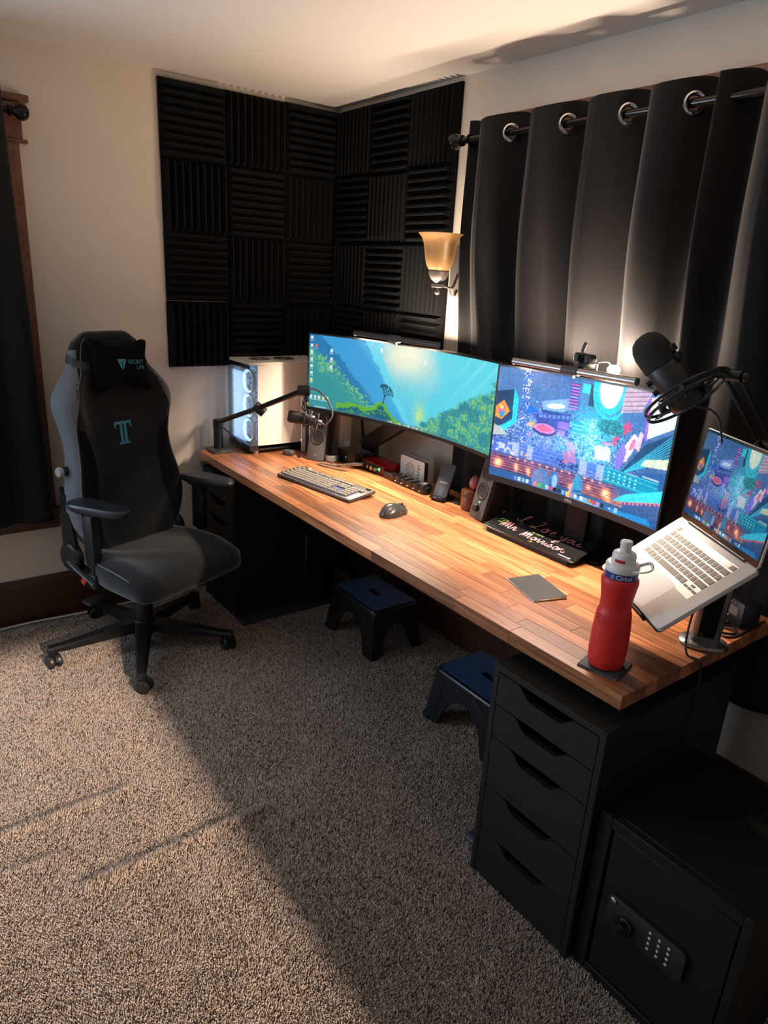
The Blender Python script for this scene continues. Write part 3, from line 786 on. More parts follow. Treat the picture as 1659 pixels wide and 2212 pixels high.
for sgn in (0, 1):
    a0, a1 = (PI - 1.15, PI + 1.5) if sgn == 0 else (1.15, -1.5)
    ribbon('strap', lambda f: .765 + .05 * min(1, f * 1.6), a0, a1, lambda f: .030, 'strap_grey', CH, out=.003)
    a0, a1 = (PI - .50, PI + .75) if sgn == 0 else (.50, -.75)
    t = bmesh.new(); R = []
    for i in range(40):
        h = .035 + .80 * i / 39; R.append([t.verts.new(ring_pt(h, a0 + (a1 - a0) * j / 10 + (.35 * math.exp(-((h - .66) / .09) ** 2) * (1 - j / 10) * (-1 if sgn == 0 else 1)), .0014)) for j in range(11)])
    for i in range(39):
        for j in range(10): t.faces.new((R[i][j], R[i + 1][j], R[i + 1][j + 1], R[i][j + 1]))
    plabel(obj('side_panel', t, 'flank_lit_grey', bk, ang=80), 'grey side panel, paler for the window light painted into its colour')
mat('flank_lit_grey', (.14, .15, .165), .8, noise=(500, .2), bump=(900, .0004), sheen=.4, spec=.2)  # backrest flanks: paler than the fabric, cool window light put into the colour
mat('strap_grey', (.035, .036, .038), .6)
POUT = [(math.atan2(pil(2 * PI * i / 720)[1], pil(2 * PI * i / 720)[0]), math.hypot(*pil(2 * PI * i / 720))) for i in range(720)]
def on_pillow(o):
    for v in o.data.vertices:
        x, y = v.co.x, v.co.y; r_ = math.hypot(x, y); best = 1e9; th = math.atan2(y, x)
        R_ = min(POUT, key=lambda p: abs(math.remainder(p[0] - th, 2 * PI)))[1]
        z = float(np.interp(-r_ / R_, [-1, -.97, -.88, -.72, -.45, 0], [0, .014, .028, .038, .044, .046])); v.co = PM @ Vector((x, y, z + .0012 + v.co.z))
bm = new()
for P in ([(-.042, .022), (-.002, .022), (-.022, .009)], [(-.0435, .0205), (-.0245, .0075), (-.0245, -.022)], [(-.0005, .0205), (-.0195, .0075), (-.0195, -.022)]): prism(bm, P, 0, .001)
lo = plabel(obj('logo_mark', bm, 'teal_print', pi_, smooth=False), 'teal faceted triangle mark'); on_pillow(lo)
for body_, lx, ly in (('SECRET', .046, .010), ('LAB', .066, -.012)): on_pillow(text('lettering', body_, .0235, T(lx, ly, 0), 'teal_print', pi_, .0006, 'CENTER', 0.0, 1.0))
# recline hinge covers, brackets, lever, lumbar knob
for s in (-1, 1):
    bm = new(); M = T(-.16, s * .268, .475) @ RX(-90 if s > 0 else 90); lathe(bm, [(.0, -.02), (.056, -.02), (.062, -.012), (.062, .010), (.054, .018), (.02, .020), (0, .020)], 36, M); obj('hinge_cover', bm, 'black_plastic', CH)
    bm = new(); y = s * .262
    loft(bm, [[(x, y - .008, z) for x, z in ((-.195, .43), (-.115, .42), (-.125, .53), (-.165, .74), (-.20, .77), (-.215, .53))], [(x, y + .008, z) for x, z in ((-.195, .43), (-.115, .42), (-.125, .53), (-.165, .74), (-.20, .77), (-.215, .53))]]); obj('hinge_bracket', bm, 'black_metal', CH, smooth=False)
    bm = new(); loft(bm, [[(x, y - .02 * s, z) for x, z in ((-.19, .39), (.03, .375), (.03, .40), (-.19, .47))], [(x, y - .008 * s, z) for x, z in ((-.19, .39), (.03, .375), (.03, .40), (-.19, .47))]]); obj('side_bracket', bm, 'black_metal', CH, smooth=False)
bm = new(); tube(bm, [(-.15, -.29, .466), (-.095, -.297, .452), (-.03, -.295, .428), (.02, -.293, .408)], .011, 8, k=5, flat=.5); lev = obj('recline_lever', bm, 'grey_plastic', CH)
bm = new(); box(bm, -.055, -.302, .392, -.028, -.297, .425, .002, M=T(-.041, -.299, .41) @ RY(30) @ T(.041, .299, -.41)); plabel(obj('pull_tag', bm, 'red_tag', lev), 'red pull tag')
kp = BM @ Vector((-.243, .365, -.012)); bm = new(); Mk = axes(kp, (0, 0, 1), (1, 0, 0), (0, -1, 0)); lathe(bm, [(.019, 0), (.019, .028)], 26, Mk, cap=False); obj('lumbar_knob', bm, 'black_plastic', CH)
bm = new(); lathe(bm, [(.0195, .026), (.021, .03), (.021, .040), (.018, .044), (0, .045)], 26, Mk); plabel(obj('knob_cap', bm, 'knob_grey', CH), 'pale grey round knob cap')
# armrests
def arm(s, dx=0.0, dy=0.0, rot=0.0):
    y = s * .282 + .022
    bm = new()
    tube(bm, [(-.02, s * .17, .385), (-.02, s * .24, .378), (-.02, s * .278 + .02, .39), (-.02, y, .42)], .024, 10, k=5, flat=.7); obj('armrest_bracket', bm, 'black_metal', CH)
    bm = new(); box(bm, -.052, y - .024, .375, .012, y + .024, .44, .008, 2); cyl(bm, (-.02, y, .42), (-.02, y, .55), .0165, n=16); obj('armrest_sleeve', bm, 'black_plastic', CH)
    bm = new(); box(bm, -.052, y - .021, .485, .012, y + .021, .706, .009, 2); box(bm, -.065, y - .03, .694, .035, y + .03, .714, .006, 2); obj('armrest_post', bm, 'black_plastic', CH)
    bm = new(); box(bm, -.06, y + s * .022, .696, -.02, y + s * .034, .708, .003); obj('armrest_button', bm, 'grey_plastic', CH)
    def pad(t):
        c, q = math.cos(t), math.sin(t); return (.143 * math.copysign(abs(c) ** .6, c), .052 * math.copysign(abs(q) ** .7, q) * (1 - .13 * (math.copysign(abs(c) ** .6, c))) )
    bm = new(); M = T(.02 + dx, y + dy, .714) @ RZ(rot)
    cushion(bm, pad, [(0, .0), (.86, .0), (.95, .006), (1, .016), (.985, .026), (.93, .033), (.82, .0345), (.5, .033), (0, .033)], M, 48); obj('armrest_pad', bm, 'arm_pad', CH, ang=75)
arm(-1, .02, .0, 12); arm(1, .02, .0, 8)
# ================================================================== screen pictures, painted as vertex colours
class Canvas:
    def __init__(s, w, h, asp):
        s.w, s.h, s.asp = w, h, asp
        u, v = np.meshgrid((np.arange(w) + .5) / w, (np.arange(h) + .5) / h); s.u, s.v = u, v      # v grows downwards
        s.c = np.zeros((h, w, 3)); s.r = np.random.default_rng(11)
    def put(s, m, col, a=1.0):
        m = np.clip(m, 0, 1)[..., None] * a; s.c = s.c * (1 - m) + np.array(col) / 255.0 * m
    def glow(s, m, col, a=1.0): s.c = s.c + np.clip(m, 0, None)[..., None] * np.array(col) / 255.0 * a
    def poly(s, P, col, a=1.0, soft=.003):
        m = np.zeros_like(s.u, bool); n = len(P)
        for i in range(n):
            (x0, y0), (x1, y1) = P[i], P[(i + 1) % n]
            cr = ((y0 > s.v) != (y1 > s.v)) & (s.u < (x1 - x0) * (s.v - y0) / ((y1 - y0) if abs(y1 - y0) > 1e-9 else 1e-9) + x0); m ^= cr
        s.put(m.astype(float), col, a); return m
    def rect(s, u0, v0, u1, v1, col, a=1.0): s.put(((s.u >= u0) & (s.u < u1) & (s.v >= v0) & (s.v < v1)).astype(float), col, a)
    def ell(s, cu, cv, ru, rv, col, a=1.0, rot=0.0, ring=None):
        x, y = (s.u - cu) * s.asp, s.v - cv; c, n = math.cos(rot), math.sin(rot)
        d = np.hypot((x * c + y * n) / (ru * s.asp), (-x * n + y * c) / rv)
        m = (d < 1) if ring is None else (np.abs(d - 1) < ring); s.put(m.astype(float), col, a)
    def blob(s, cu, cv, r, col, a=1.0): s.glow(np.exp(-(((s.u - cu) * s.asp) ** 2 + (s.v - cv) ** 2) / r ** 2), col, a)
    def line(s, p, q, wd, col, a=1.0):
        x0, y0, x1, y1 = p[0] * s.asp, p[1], q[0] * s.asp, q[1]; dx, dy = x1 - x0, y1 - y0; L = dx * dx + dy * dy + 1e-9
        t = np.clip(((s.u * s.asp - x0) * dx + (s.v - y0) * dy) / L, 0, 1); d = np.hypot(s.u * s.asp - x0 - t * dx, s.v - y0 - t * dy)
        s.put(np.clip(1.5 - d / wd, 0, 1), col, a)
    def noise(s, fu, fv, seed=0):
        r = np.random.default_rng(seed); g = r.random((int(fv) + 3, int(fu) + 3)); x, y = s.u * fu, s.v * fv; i, j = x.astype(int), y.astype(int); a, b = x - i, y - j
        a = a * a * (3 - 2 * a); b = b * b * (3 - 2 * b)
        return (g[j, i] * (1 - a) + g[j, i + 1] * a) * (1 - b) + (g[j + 1, i] * (1 - a) + g[j + 1, i + 1] * a) * b
    def bloom(s, amt, n=5):
        b = np.clip(s.c - .45, 0, 1)
        for k in range(n):
            for ax in (0, 1): b = (np.roll(b, 1 + k, ax) + b * 2 + np.roll(b, -1 - k, ax)) / 4
        s.c = s.c + b * amt
    def grain(s, amt, seed):
        g = (s.noise(s.w * .5, s.h * .5, seed) * .6 + s.noise(s.w * .24, s.h * .24, seed + 1) * .4 - .5) * 2
        s.c = s.c * (1 + amt * g[..., None])
    def linear(s):
        c = np.clip(s.c, 0, 1); return np.where(c <= .04045, c / 12.92, ((c + .055) / 1.055) ** 2.4)

def valley(w, h):
    c = Canvas(w, h, 3.2); u, v = c.u, c.v
    mixx = lambda a, b, t: np.array(a) / 255 * (1 - t[..., None]) + np.array(b) / 255 * t[..., None]
    c.c = mixx((78, 168, 214), (118, 212, 226), np.clip((u - .2) / .7, 0, 1))
    n1 = c.noise(40, 22, 1); n2 = c.noise(120, 60, 2); n3 = c.noise(14, 10, 3)
    # pale sun haze
    c.put(np.exp(-(((u - .50) / .16) ** 2 + ((v - .12) / .38) ** 2)) * 1.1, (236, 232, 205), .95)
    # right-hand cyan slope with rays
    e = .47 + .55 * np.clip(v - .02, 0, 1) ** 1.0 * .42 + .012 * (n1 - .5)
    m = np.clip((u - (.60 + .06 * np.sin(v * 5))) * 18, 0, 1); c.put(m * .8, (88, 205, 222), .75)
    ray = np.clip(np.sin((u * 3.2 + v * 1.1) * 26) * .5 + .5, 0, 1) ** 4 * np.clip((u - .68) * 5, 0, 1) * np.clip(1.1 - v * 1.2, 0, 1); c.put(ray * (.3 + .7 * n2), (190, 240, 238), .45)
    # layered mountains on the left
    r3 = .36 + .11 * v + .10 * np.clip(v - .25, 0, 1) + .02 * (n1 - .5) + .012 * (n2 - .5); c.put(np.clip((r3 - u) * 220, 0, 1), (112, 206, 226))
    r2 = .285 + .22 * v + .018 * (n1 - .5) + .01 * (n2 - .5); c.put(np.clip((r2 - u) * 220, 0, 1), (74, 168, 214))
    r2b = .24 + .30 * v + .02 * (n3 - .5); c.put(np.clip((r2b - u) * 60, 0, 1), (64, 150, 205), .7)
    r1 = .055 + .36 * v + .02 * (n1 - .5) + .018 * (n2 - .5); m1 = np.clip((r1 - u) * 200, 0, 1); c.put(m1, (46, 122, 172))
    r0 = .0 + .45 * (v - .12) + .03 * (n1 - .5) + .02 * (n2 - .5); m0 = np.clip((r0 - u) * 160, 0, 1); c.put(m0, (60, 146, 150))
    band = np.exp(-((r0 - u - .03) / .05) ** 2) * (n2 > .52) * (v > .2); c.put(band * n1 * 1.5, (150, 205, 120), .75)
    for cu in (.055, .10): c.put(((np.abs(u - cu - .03 * (v - .3)) < .014) & (v > .28) & (v < .5) & (n2 > .42)).astype(float), (128, 190, 130), .7)
    # misty valley floor
    c.put(np.exp(-(((u - .50) / .12) ** 2 + ((v - .62) / .26) ** 2)), (96, 200, 214), .55)
    c.put(np.exp(-(((u - .585) / .03) ** 2 + ((v - .80) / .14) ** 2)) * (.4 + n2), (205, 225, 130), .8)
    # wooded right slope
    r = .965 - .42 * np.clip((v - .28) / .72, 0, 1) ** .9 + .05 * (n1 - .5) - .012 * (n2 - .5); mr = np.clip((u - r) * 40, 0, 1) * (v > .18); c.put(mr, (58, 148, 158), .92)
    tr = ((c.noise(150, 36, 5) * .6 + c.noise(70, 70, 6) * .4) > .5); c.put(mr * tr, (120, 190, 120), .7); c.put(mr * (c.noise(190, 50, 8) > .7), (190, 215, 110), .55)
    c.put(mr * (c.noise(18, 12, 9) > .66), (40, 120, 150), .55)
    # mossy knoll with a bare tree
    k = .80 + .10 * np.abs((u - .33) / .17) ** 1.4 * (u < .33) + .0 * u; k = np.where(u < .30, .88 + .35 * (.15 - u) * (u < .15) - .04 * np.exp(-((u - .23) / .05) ** 2), .88 - .13 * np.exp(-((u - .375) / .045) ** 2) + .9 * np.clip(u - .40, 0, 1)) + .02 * (n1 - .5)
    mk = ((v > k) & (u > .14) & (u < .56)).astype(float); c.put(mk, (38, 100, 128)); c.put(mk * ((v - k) < .035 + .05 * n1), (108, 176, 62), .95); c.put(mk * (n2 > .6) * ((v - k) < .16), (96, 170, 70), .7)
    def br(p, a, l, wd, d):
        q = (p[0] + math.cos(a) * l / c.asp, p[1] - math.sin(a) * l); c.line(p, q, wd, (36, 62, 72), .95)
        if d: 
            for da in (-.55, .05, .5): br(q, a + da + c.r.uniform(-.2, .2), l * .72, max(wd * .72, .0022), d - 1)
    br((.386, .77), 1.35, .09, .007, 4)
    c.grain(.035, 41); c.bloom(.12)
    # desktop icons and task bar
    for i, (iu, iv) in enumerate([(.012, .05), (.012, .155), (.034, .155), (.012, .245), (.012, .34), (.012, .435), (.012, .53), (.012, .625), (.11, .20), (.11, .31), (.11, .42), (.365, .10), (.60, .16), (.013, .86), (.033, .86), (.053, .86), (.074, .86), (.094, .86)]):
        col = (235, 120, 90) if i == 2 else ((240, 225, 150) if i in (7, 16) else (240, 244, 246)); c.rect(iu - .006, iv - .03, iu + .006, iv + .012, col, .9); c.rect(iu - .009, iv + .022, iu + .009, iv + .034, (235, 240, 245), .6)
    c.rect(0, .965, 1, 1, (60, 120, 140), .45); c.rect(.03, .975, .09, .993, (190, 215, 220), .7)
    for i in range(16): c.rect(.42 + i * .012, .972, .428 + i * .012, .994, [(240, 200, 120), (240, 240, 240), (230, 90, 90), (120, 220, 230)][i % 4], .85)
    return c.linear()

def city(w, h, dim=1.0):
    c = Canvas(w, h, 1.72); u, v = c.u, c.v
    n1 = c.noise(60, 36, 1); n2 = c.noise(140, 90, 2); n3 = c.noise(12, 8, 3)
    c.c = np.ones((h, w, 3)) * np.array((74, 118, 176)) / 255.0 * (1 - .2 * v[..., None]) + .03 * (n3[..., None] - .5)
    c.put(np.exp(-(((u - .05) / .25) ** 2 + ((v - .05) / .25) ** 2)), (96, 134, 176), .6)
    for i in range(220):
        a, b = c.r.uniform(.2, .62), c.r.uniform(.0, .3); c.rect(a, b, a + c.r.uniform(.003, .015), b + c.r.uniform(.003, .010), [(120, 170, 230), (220, 120, 190), (40, 60, 110), (60, 200, 220)][i % 4], c.r.uniform(.2, .6))
    # crowds and light haze in the square
    c.put(np.exp(-(((u - .42) / .24) ** 2 + ((v - .52) / .15) ** 2)), (112, 168, 235), .75)
    c.put(np.exp(-(((u - .58) / .13) ** 2 + ((v - .42) / .22) ** 2)), (50, 215, 225), .85)
    sp = (n2 > .60) & (v > .28) & (v < .68) & (u < .76); c.put(sp * np.exp(-((v - .52) / .14) ** 2), (200, 215, 255), .75); c.put(((n2 < .28) & (v > .3) & (v < .68)).astype(float), (28, 58, 112), .6)
    pal = [(60, 225, 235), (240, 120, 190), (150, 150, 250), (90, 120, 235), (40, 60, 130), (230, 230, 255), (30, 170, 200), (200, 110, 230)]
    for i in range(520):
        a, b = c.r.uniform(.14, .80), c.r.uniform(.22, .66); wu, wv = c.r.uniform(.003, .022), c.r.uniform(.004, .02); c.rect(a, b, a + wu, b + wv, pal[c.r.integers(0, 8)], c.r.uniform(.25, .7))
    # avenue at left with traffic
    c.rect(.150, .0, .195, .78, (62, 108, 186), .75); c.put(((np.abs(u - .172) < .024) & (n2 > .66) & (v < .75)).astype(float), (225, 225, 255), .9)
    # tower with cyan edge and colourful poster roof
    c.poly([(0, .22), (.105, .18), (.13, .45), (.0, .55)], (38, 66, 104)); c.poly([(.100, .17), (.128, .25), (.130, .47), (.06, .57), (.035, .535), (.102, .45)], (46, 206, 232)); c.poly([(0, .52), (.04, .54), (.09, .60), (0, .62)], (205, 205, 190), .8)
    c.poly([(.0, .36), (.045, .29), (.085, .38), (.04, .47), (0, .45)], (240, 150, 60)); c.poly([(.01, .38), (.04, .32), (.06, .36), (.03, .44)], (235, 90, 160)); c.poly([(.02, .40), (.06, .39), (.05, .44), (.03, .45)], (50, 150, 200)); c.ell(.035, .36, .012, .02, (250, 225, 80))
    # billboards
    c.poly([(.175, .38), (.20, .28), (.255, .34)], (30, 110, 205)); c.poly([(.265, .24), (.42, .175), (.425, .27), (.28, .33)], (130, 165, 240)); c.ell(.35, .26, .055, .022, (235, 235, 250), 1, -.15); c.rect(.27, .31, .43, .335, (40, 60, 130))
    c.poly([(.23, .36), (.44, .30), (.44, .50), (.25, .42)], (44, 62, 150), .9)
    for i in range(7): c.rect(.26 + i * .026, .355 - i * .006, .278 + i * .026, .385 - i * .006, (150, 170, 240), .6)
    c.rect(.42, .04, .475, .26, (90, 70, 160))
    for i in range(9): c.rect(.425, .05 + i * .025, .47, .06 + i * .025, [(240, 110, 170), (160, 190, 255), (220, 120, 220)][i % 3], .9)
    c.rect(.485, .03, .53, .105, (60, 215, 235)); c.rect(.53, .03, .56, .2, (30, 60, 90))
    c.ell(.30, .475, .072, .06, (28, 34, 90)); c.ell(.30, .47, .062, .042, (235, 120, 190)); c.ell(.30, .47, .045, .026, (240, 90, 120)); c.ell(.225, .46, .022, .025, (235, 185, 90)); c.ell(.30, .49, .074, .062, (120, 120, 235), 1, 0, .05)
    c.rect(.375, .38, .44, .44, (170, 110, 220), .9); c.rect(.38, .45, .42, .50, (230, 150, 240), .7)
    c.poly([(.45, .36), (.545, .34), (.545, .44), (.46, .44)], (40, 170, 190)); c.rect(.46, .375, .535, .385, (150, 240, 240)); c.rect(.465, .405, .52, .415, (150, 240, 240))
    # boulevard of cyan light
    c.poly([(.545, .30), (.60, .30), (.585, .80), (.545, .80)], (92, 190, 245), .75); c.put((np.exp(-((u - .57) / .05) ** 2) * (n2 > .55) * (v > .3) * (v < .72)), (215, 245, 255), .75)
    # round turquoise building top centre, tan terraces, white tower on the right
    c.ell(.64, .04, .085, .20, (40, 190, 205)); c.ell(.64, .02, .062, .17, (236, 244, 225)); c.ell(.645, .05, .095, .22, (30, 220, 225), 1, 0, .05); c.ell(.67, .33, .075, .06, (42, 104, 120)); c.put(((np.hypot((u - .67) * 1.72, v - .33) < .12) & (n2 > .58)).astype(float), (30, 225, 220), .5)
    c.poly([(.72, .0), (.86, .0), (.82, .16), (.71, .20)], (196, 172, 190)); 
    for i in range(5): c.line((.715 + i * .002, .04 + i * .035), (.85 - i * .004, .0 + i * .035), .004, (120, 90, 130), .8)
    c.poly([(.85, .04), (1.0, .0), (1.0, .22), (.86, .36)], (214, 240, 236)); c.poly([(.845, .05), (.858, .04), (.87, .36), (.857, .37)], (170, 90, 220)); c.poly([(.92, .0), (1, 0), (1, .1)], (40, 60, 90))
    for (a, b) in ((.745, .30), (.762, .275), (.772, .31), (.752, .335), (.70, .42), (.712, .40), (.705, .445)): c.ell(a, b, .011, .018, (240, 60, 110))
    c.poly([(.755, .46), (.80, .33), (.83, .36), (.80, .50), (.77, .58)], (232, 220, 240)); c.ell(.80, .42, .012, .05, (220, 90, 130), .8, .4); c.poly([(.72, .56), (.75, .42), (.775, .48), (.765, .60), (.73, .66)], (140, 110, 230)); c.poly([(.83, .3), (.85, .32), (.84, .46), (.815, .44)], (240, 190, 220))
    c.poly([(.76, .66), (.86, .40), (1, .26), (1, .46)], (32, 70, 110))
    for i in range(9): c.line((.77 + i * .004, .66 - i * .004), (1.0, .27 + i * .024), .004, (60, 190, 220), .85)
    c.poly([(.88, .50), (1, .45), (1, .53), (.86, .56)], (226, 226, 190), .9); c.poly([(.76, .66), (1, .56), (1, .74), (.66, .78)], (40, 92, 150), .9); c.rect(.80, .64, .86, .655, (236, 150, 190)); c.rect(.88, .625, .97, .64, (220, 225, 220), .7)
    c.poly([(.60, .50), (.685, .49), (.695, .60), (.61, .61)], (232, 222, 236)); c.poly([(.635, .46), (.68, .45), (.685, .475), (.64, .48)], (240, 130, 180))
    # cross street with zebra crossings
    c.rect(0, .645, .66, .775, (70, 108, 196), .8); c.rect(.66, .645, .97, .775, (20, 150, 176), .85)
    for k in range(4): c.rect(0, .652 + k * .034, .66, .657 + k * .034, (150, 175, 250), .6); c.rect(.66, .652 + k * .034, .97, .656 + k * .034, (90, 225, 235), .8)
    for (a, b) in ((.125, .165), (.215, .25), (.53, .575), (.63, .67)):
        c.rect(a, .65, b, .775, (198, 205, 245), .92)
        for k in range(9): c.rect(a, .655 + k * .0135, b, .660 + k * .0135, (110, 135, 215), .8)
    c.rect(.178, .71, .19, .755, (245, 190, 120)); c.poly([(.205, .75), (.215, .72), (.225, .755)], (245, 190, 90)); c.put(((v > .69) & (v < .765) & (u > .37) & (u < .53) & (n2 > .55)).astype(float), (30, 40, 90), .9); c.rect(.43, .70, .46, .715, (240, 90, 120)); c.poly([(.42, .63), (.49, .58), (.51, .70), (.44, .70)], (245, 120, 150), .6); c.poly([(.435, .56), (.47, .52), (.50, .62)], (245, 170, 200), .8)
    for i in range(6):
        for k in range(3): c.ell(.70 + i * .03, .68 + k * .03, .006, .007, (170, 245, 245), .9)
    c.put(((v > .66) & (v < .77) & (u < .14) & (n1 > .58)).astype(float), (215, 215, 250), .8)
    # balcony slats with warm lamps
    c.rect(0, .785, .74, .93, (38, 30, 66), .75)
    for k in range(6): c.rect(0, .79 + k * .024, .74, .798 + k * .024, (200, 130, 170), .55)
    c.put(np.exp(-((v - .86) / .06) ** 2) * (u < .78), (235, 120, 120), .38)
    for a, b, r, s in ((.05, .87, .035, 1.3), (.16, .86, .02, .9), (.165, .895, .02, .8), (.235, .87, .022, .8), (.24, .90, .018, .7), (.50, .91, .03, 1.0), (.60, .865, .022, .8), (.70, .865, .035, 1.3), (.72, .915, .025, 1.0)): c.blob(a, b, r, (255, 150, 50), s)
    for i in range(13): c.blob(.12 + i * .045, .795, .011, (255, 140, 70), .9)
    # bright train on the right
    c.poly([(.74, .90), (.80, .82), (1, .69), (1, .79), (.80, .88)], (64, 206, 236)); c.poly([(.74, .90), (.80, .88), (1, .785), (1, .81), (.80, .905)], (240, 130, 120), .85)
    for i in range(9): c.rect(.80 + i * .022, .885 - i * .010, .81 + i * .022, .91 - i * .010, (70, 80, 160))
    c.rect(.55, .90, .80, .93, (200, 120, 90), .55); c.poly([(.56, .935), (.80, .92), (.80, .94), (.60, .955)], (245, 160, 150), .6)
    c.rect(0, .93, 1, 1, (46, 92, 146), .9); c.poly([(.70, .97), (.95, .945), (.97, .99), (.75, 1)], (40, 150, 210), .8)
    for i in range(160):
        a, b = c.r.uniform(0, .72), c.r.uniform(.70, .93); c.rect(a, b, a + c.r.uniform(.004, .03), b + c.r.uniform(.003, .008), [(250, 170, 120), (30, 24, 60), (170, 120, 200)][i % 3], .5)
    # knees and shoes
    c.ell(.315, .93, .055, .11, (86, 128, 178)); c.ell(.30, .93, .035, .09, (120, 128, 170), .8); c.ell(.395, .885, .026, .075, (58, 120, 176)); c.ell(.40, .90, .016, .06, (170, 205, 235), .8); c.ell(.535, .88, .030, .095, (60, 150, 190)); c.poly([(.51, .90), (.56, .90), (.58, 1.0), (.485, 1.0)], (66, 138, 186)); c.poly([(.50, .88), (.51, .86), (.50, 1.0), (.48, 1.0)], (246, 170, 150)); c.line((.52, .93), (.56, .92), .006, (30, 80, 120)); c.line((.525, .96), (.57, .95), .006, (30, 80, 120)); c.poly([(.53, .97), (.60, .96), (.68, 1), (.54, 1)], (90, 160, 210))
    c.put(np.exp(-(((u - .55) / .3) ** 2 + ((v - .42) / .3) ** 2)), (110, 215, 245), .22); c.put(np.exp(-(((u - .3) / .22) ** 2 + ((v - .6) / .2) ** 2)), (150, 170, 250), .22)
    c.grain(.14, 31); c.bloom(.3); c.c = c.c * 1.02 + .03
    if dim < 1: c.c *= dim
    cols = [(90, 170, 240), (225, 230, 235), (120, 200, 240), (235, 235, 240), (60, 130, 230), (240, 150, 150), (120, 190, 120), (30, 190, 90), (200, 220, 240), (230, 90, 130), (40, 40, 48), (60, 60, 70), (120, 200, 245), (240, 220, 120), (200, 160, 170), (230, 230, 230), (230, 240, 245), (140, 200, 240), (240, 140, 60), (235, 90, 90), (190, 160, 230), (50, 60, 70)]
    for i, k in enumerate(cols): a = .155 + i * .0245 + (.012 if i > 15 else 0); c.rect(a, .955, a + .019, .988, k)
    c.ell(.735, .972, .006, .008, (220, 225, 230)); c.rect(.762, .952, .778, .988, (210, 220, 228), .85)
    return c.linear()

def curved_screen(name, w, h, R, nx, nz, colours, m, parent, off=0.0):
    """screen surface in the local xz plane facing -y, edges bending towards the viewer"""
    xs = np.linspace(-w / 2, w / 2, nx + 1); zs = np.linspace(h / 2, -h / 2, nz + 1); X, Z = np.meshgrid(xs, zs)
    Y = -(X ** 2) / (2 * R) + off if R else np.full_like(X, off)
    V = np.stack([X, Y, Z], -1).reshape(-1, 3); idx = np.arange((nx + 1) * (nz + 1)).reshape(nz + 1, nx + 1)
    F = np.stack([idx[1:, :-1], idx[1:, 1:], idx[:-1, 1:], idx[:-1, :-1]], -1).reshape(-1, 4)
    me = bpy.data.meshes.new(name); me.vertices.add(len(V)); me.vertices.foreach_set('co', V.astype(np.float32).ravel())
    me.loops.add(F.size); me.loops.foreach_set('vertex_index', F.astype(np.int32).ravel()); me.polygons.add(len(F)); me.polygons.foreach_set('loop_start', np.arange(0, F.size, 4, dtype=np.int32)); me.update(calc_edges=True)
    ca = me.color_attributes.new('col', 'FLOAT_COLOR', 'CORNER'); cc = np.ones((nz, nx, 4, 4), np.float32); cc[..., :3] = colours[:, :, None, :]; ca.data.foreach_set('color', cc.ravel())
    me.polygons.foreach_set('use_smooth', [True] * len(F)); me.materials.append(m)
    o = bpy.data.objects.new(name, me); COL.objects.link(o); o.parent = parent; return o
# ================================================================== monitors
vcol_mat('screen_valley', 1.0, .3); vcol_mat('screen_city', 1.05, .3); vcol_mat('screen_laptop', .75, .12)
mat('bezel', (.012, .011, .011), .3); mat('bezel_shine', (.05, .035, .03), .3)
def curved_slab(bm, w, z0, z1, y0, y1, R, n=28):
    rings = []
    for i in range(n + 1):
        x = -w / 2 + w * i / n; s = -(x * x) / (2 * R)
        rings.append([(x, y0 + s, z0), (x, y1 + s, z0), (x, y1 + s, z1), (x, y0 + s, z1)])
    loft(bm, rings)
def monitor(name, label, loc, rz, w, h, R, chin, colours, smat, nx, nz, tilt=0):
    m = thing(name, label, 'monitor', loc, 0, 'monitors on the desk', rot=(math.radians(tilt), 0, math.radians(rz))); b = .007
    bm = new(); curved_slab(bm, w, -h / 2, h / 2, .004, .03, R); curved_slab(bm, w * .82, -h * .36, h * .36, .03, .042, R); obj('housing', bm, 'bezel', m, ang=30)
    bm = new(); curved_slab(bm, w, h / 2 - b, h / 2, -.002, .005, R); curved_slab(bm, w, -h / 2, -h / 2 + chin, -.003, .005, R)
    for s in (-1, 1):
        x = s * (w / 2 - b / 2); y = -(x * x) / (2 * R); box(bm, x - b / 2, y - .002, -h / 2, x + b / 2, y + .006, h / 2)
    obj('bezel', bm, 'bezel', m, ang=30)
    sh = h - b - chin; o = curved_screen('screen', w - 2 * b, sh, R, nx, nz, colours, MATS[smat], m, .0); o.location.z = (chin - b) / 2
    return m
NX1, NZ1 = 500, 150
mon1 = monitor('ultrawide_monitor', 'wide curved monitor showing a green mountain valley', (.985, -.248, 1.203), 7.2, 1.135, .362, 1.8, .014, valley(NX1, NZ1), 'screen_valley', NX1, NZ1)
NX2, NZ2 = 340, 198
CITY = city(NX2, NZ2)
mon2 = monitor('curved_monitor', 'monitor showing a neon city seen from a rooftop', (1.925, -.256, 1.172), 1.5, .704, .424, 1.8, .022, CITY, 'screen_city', NX2, NZ2)
mat('logo_grey', (.45, .40, .38), .4, metal=.5)
text('logo', 'DELL', .0135, T(0, -.004, -.201) @ RX(90), 'logo_grey', mon2, .0003)
# monitor 2: pillar and foot of its own stand
bm = new(); box(bm, -.045, .055, -.385, .045, .085, .06, .008, 2); obj('stand_neck', bm, 'black_matte', mon2)
bm = new(); prism(bm, rrect(.27, .12, .02, 5, 0, .075), -.398, -.386, None, .002); obj('stand_foot', bm, 'black_matte', mon2); mat('black_matte', (.006, .006, .006), .6, spec=.2)
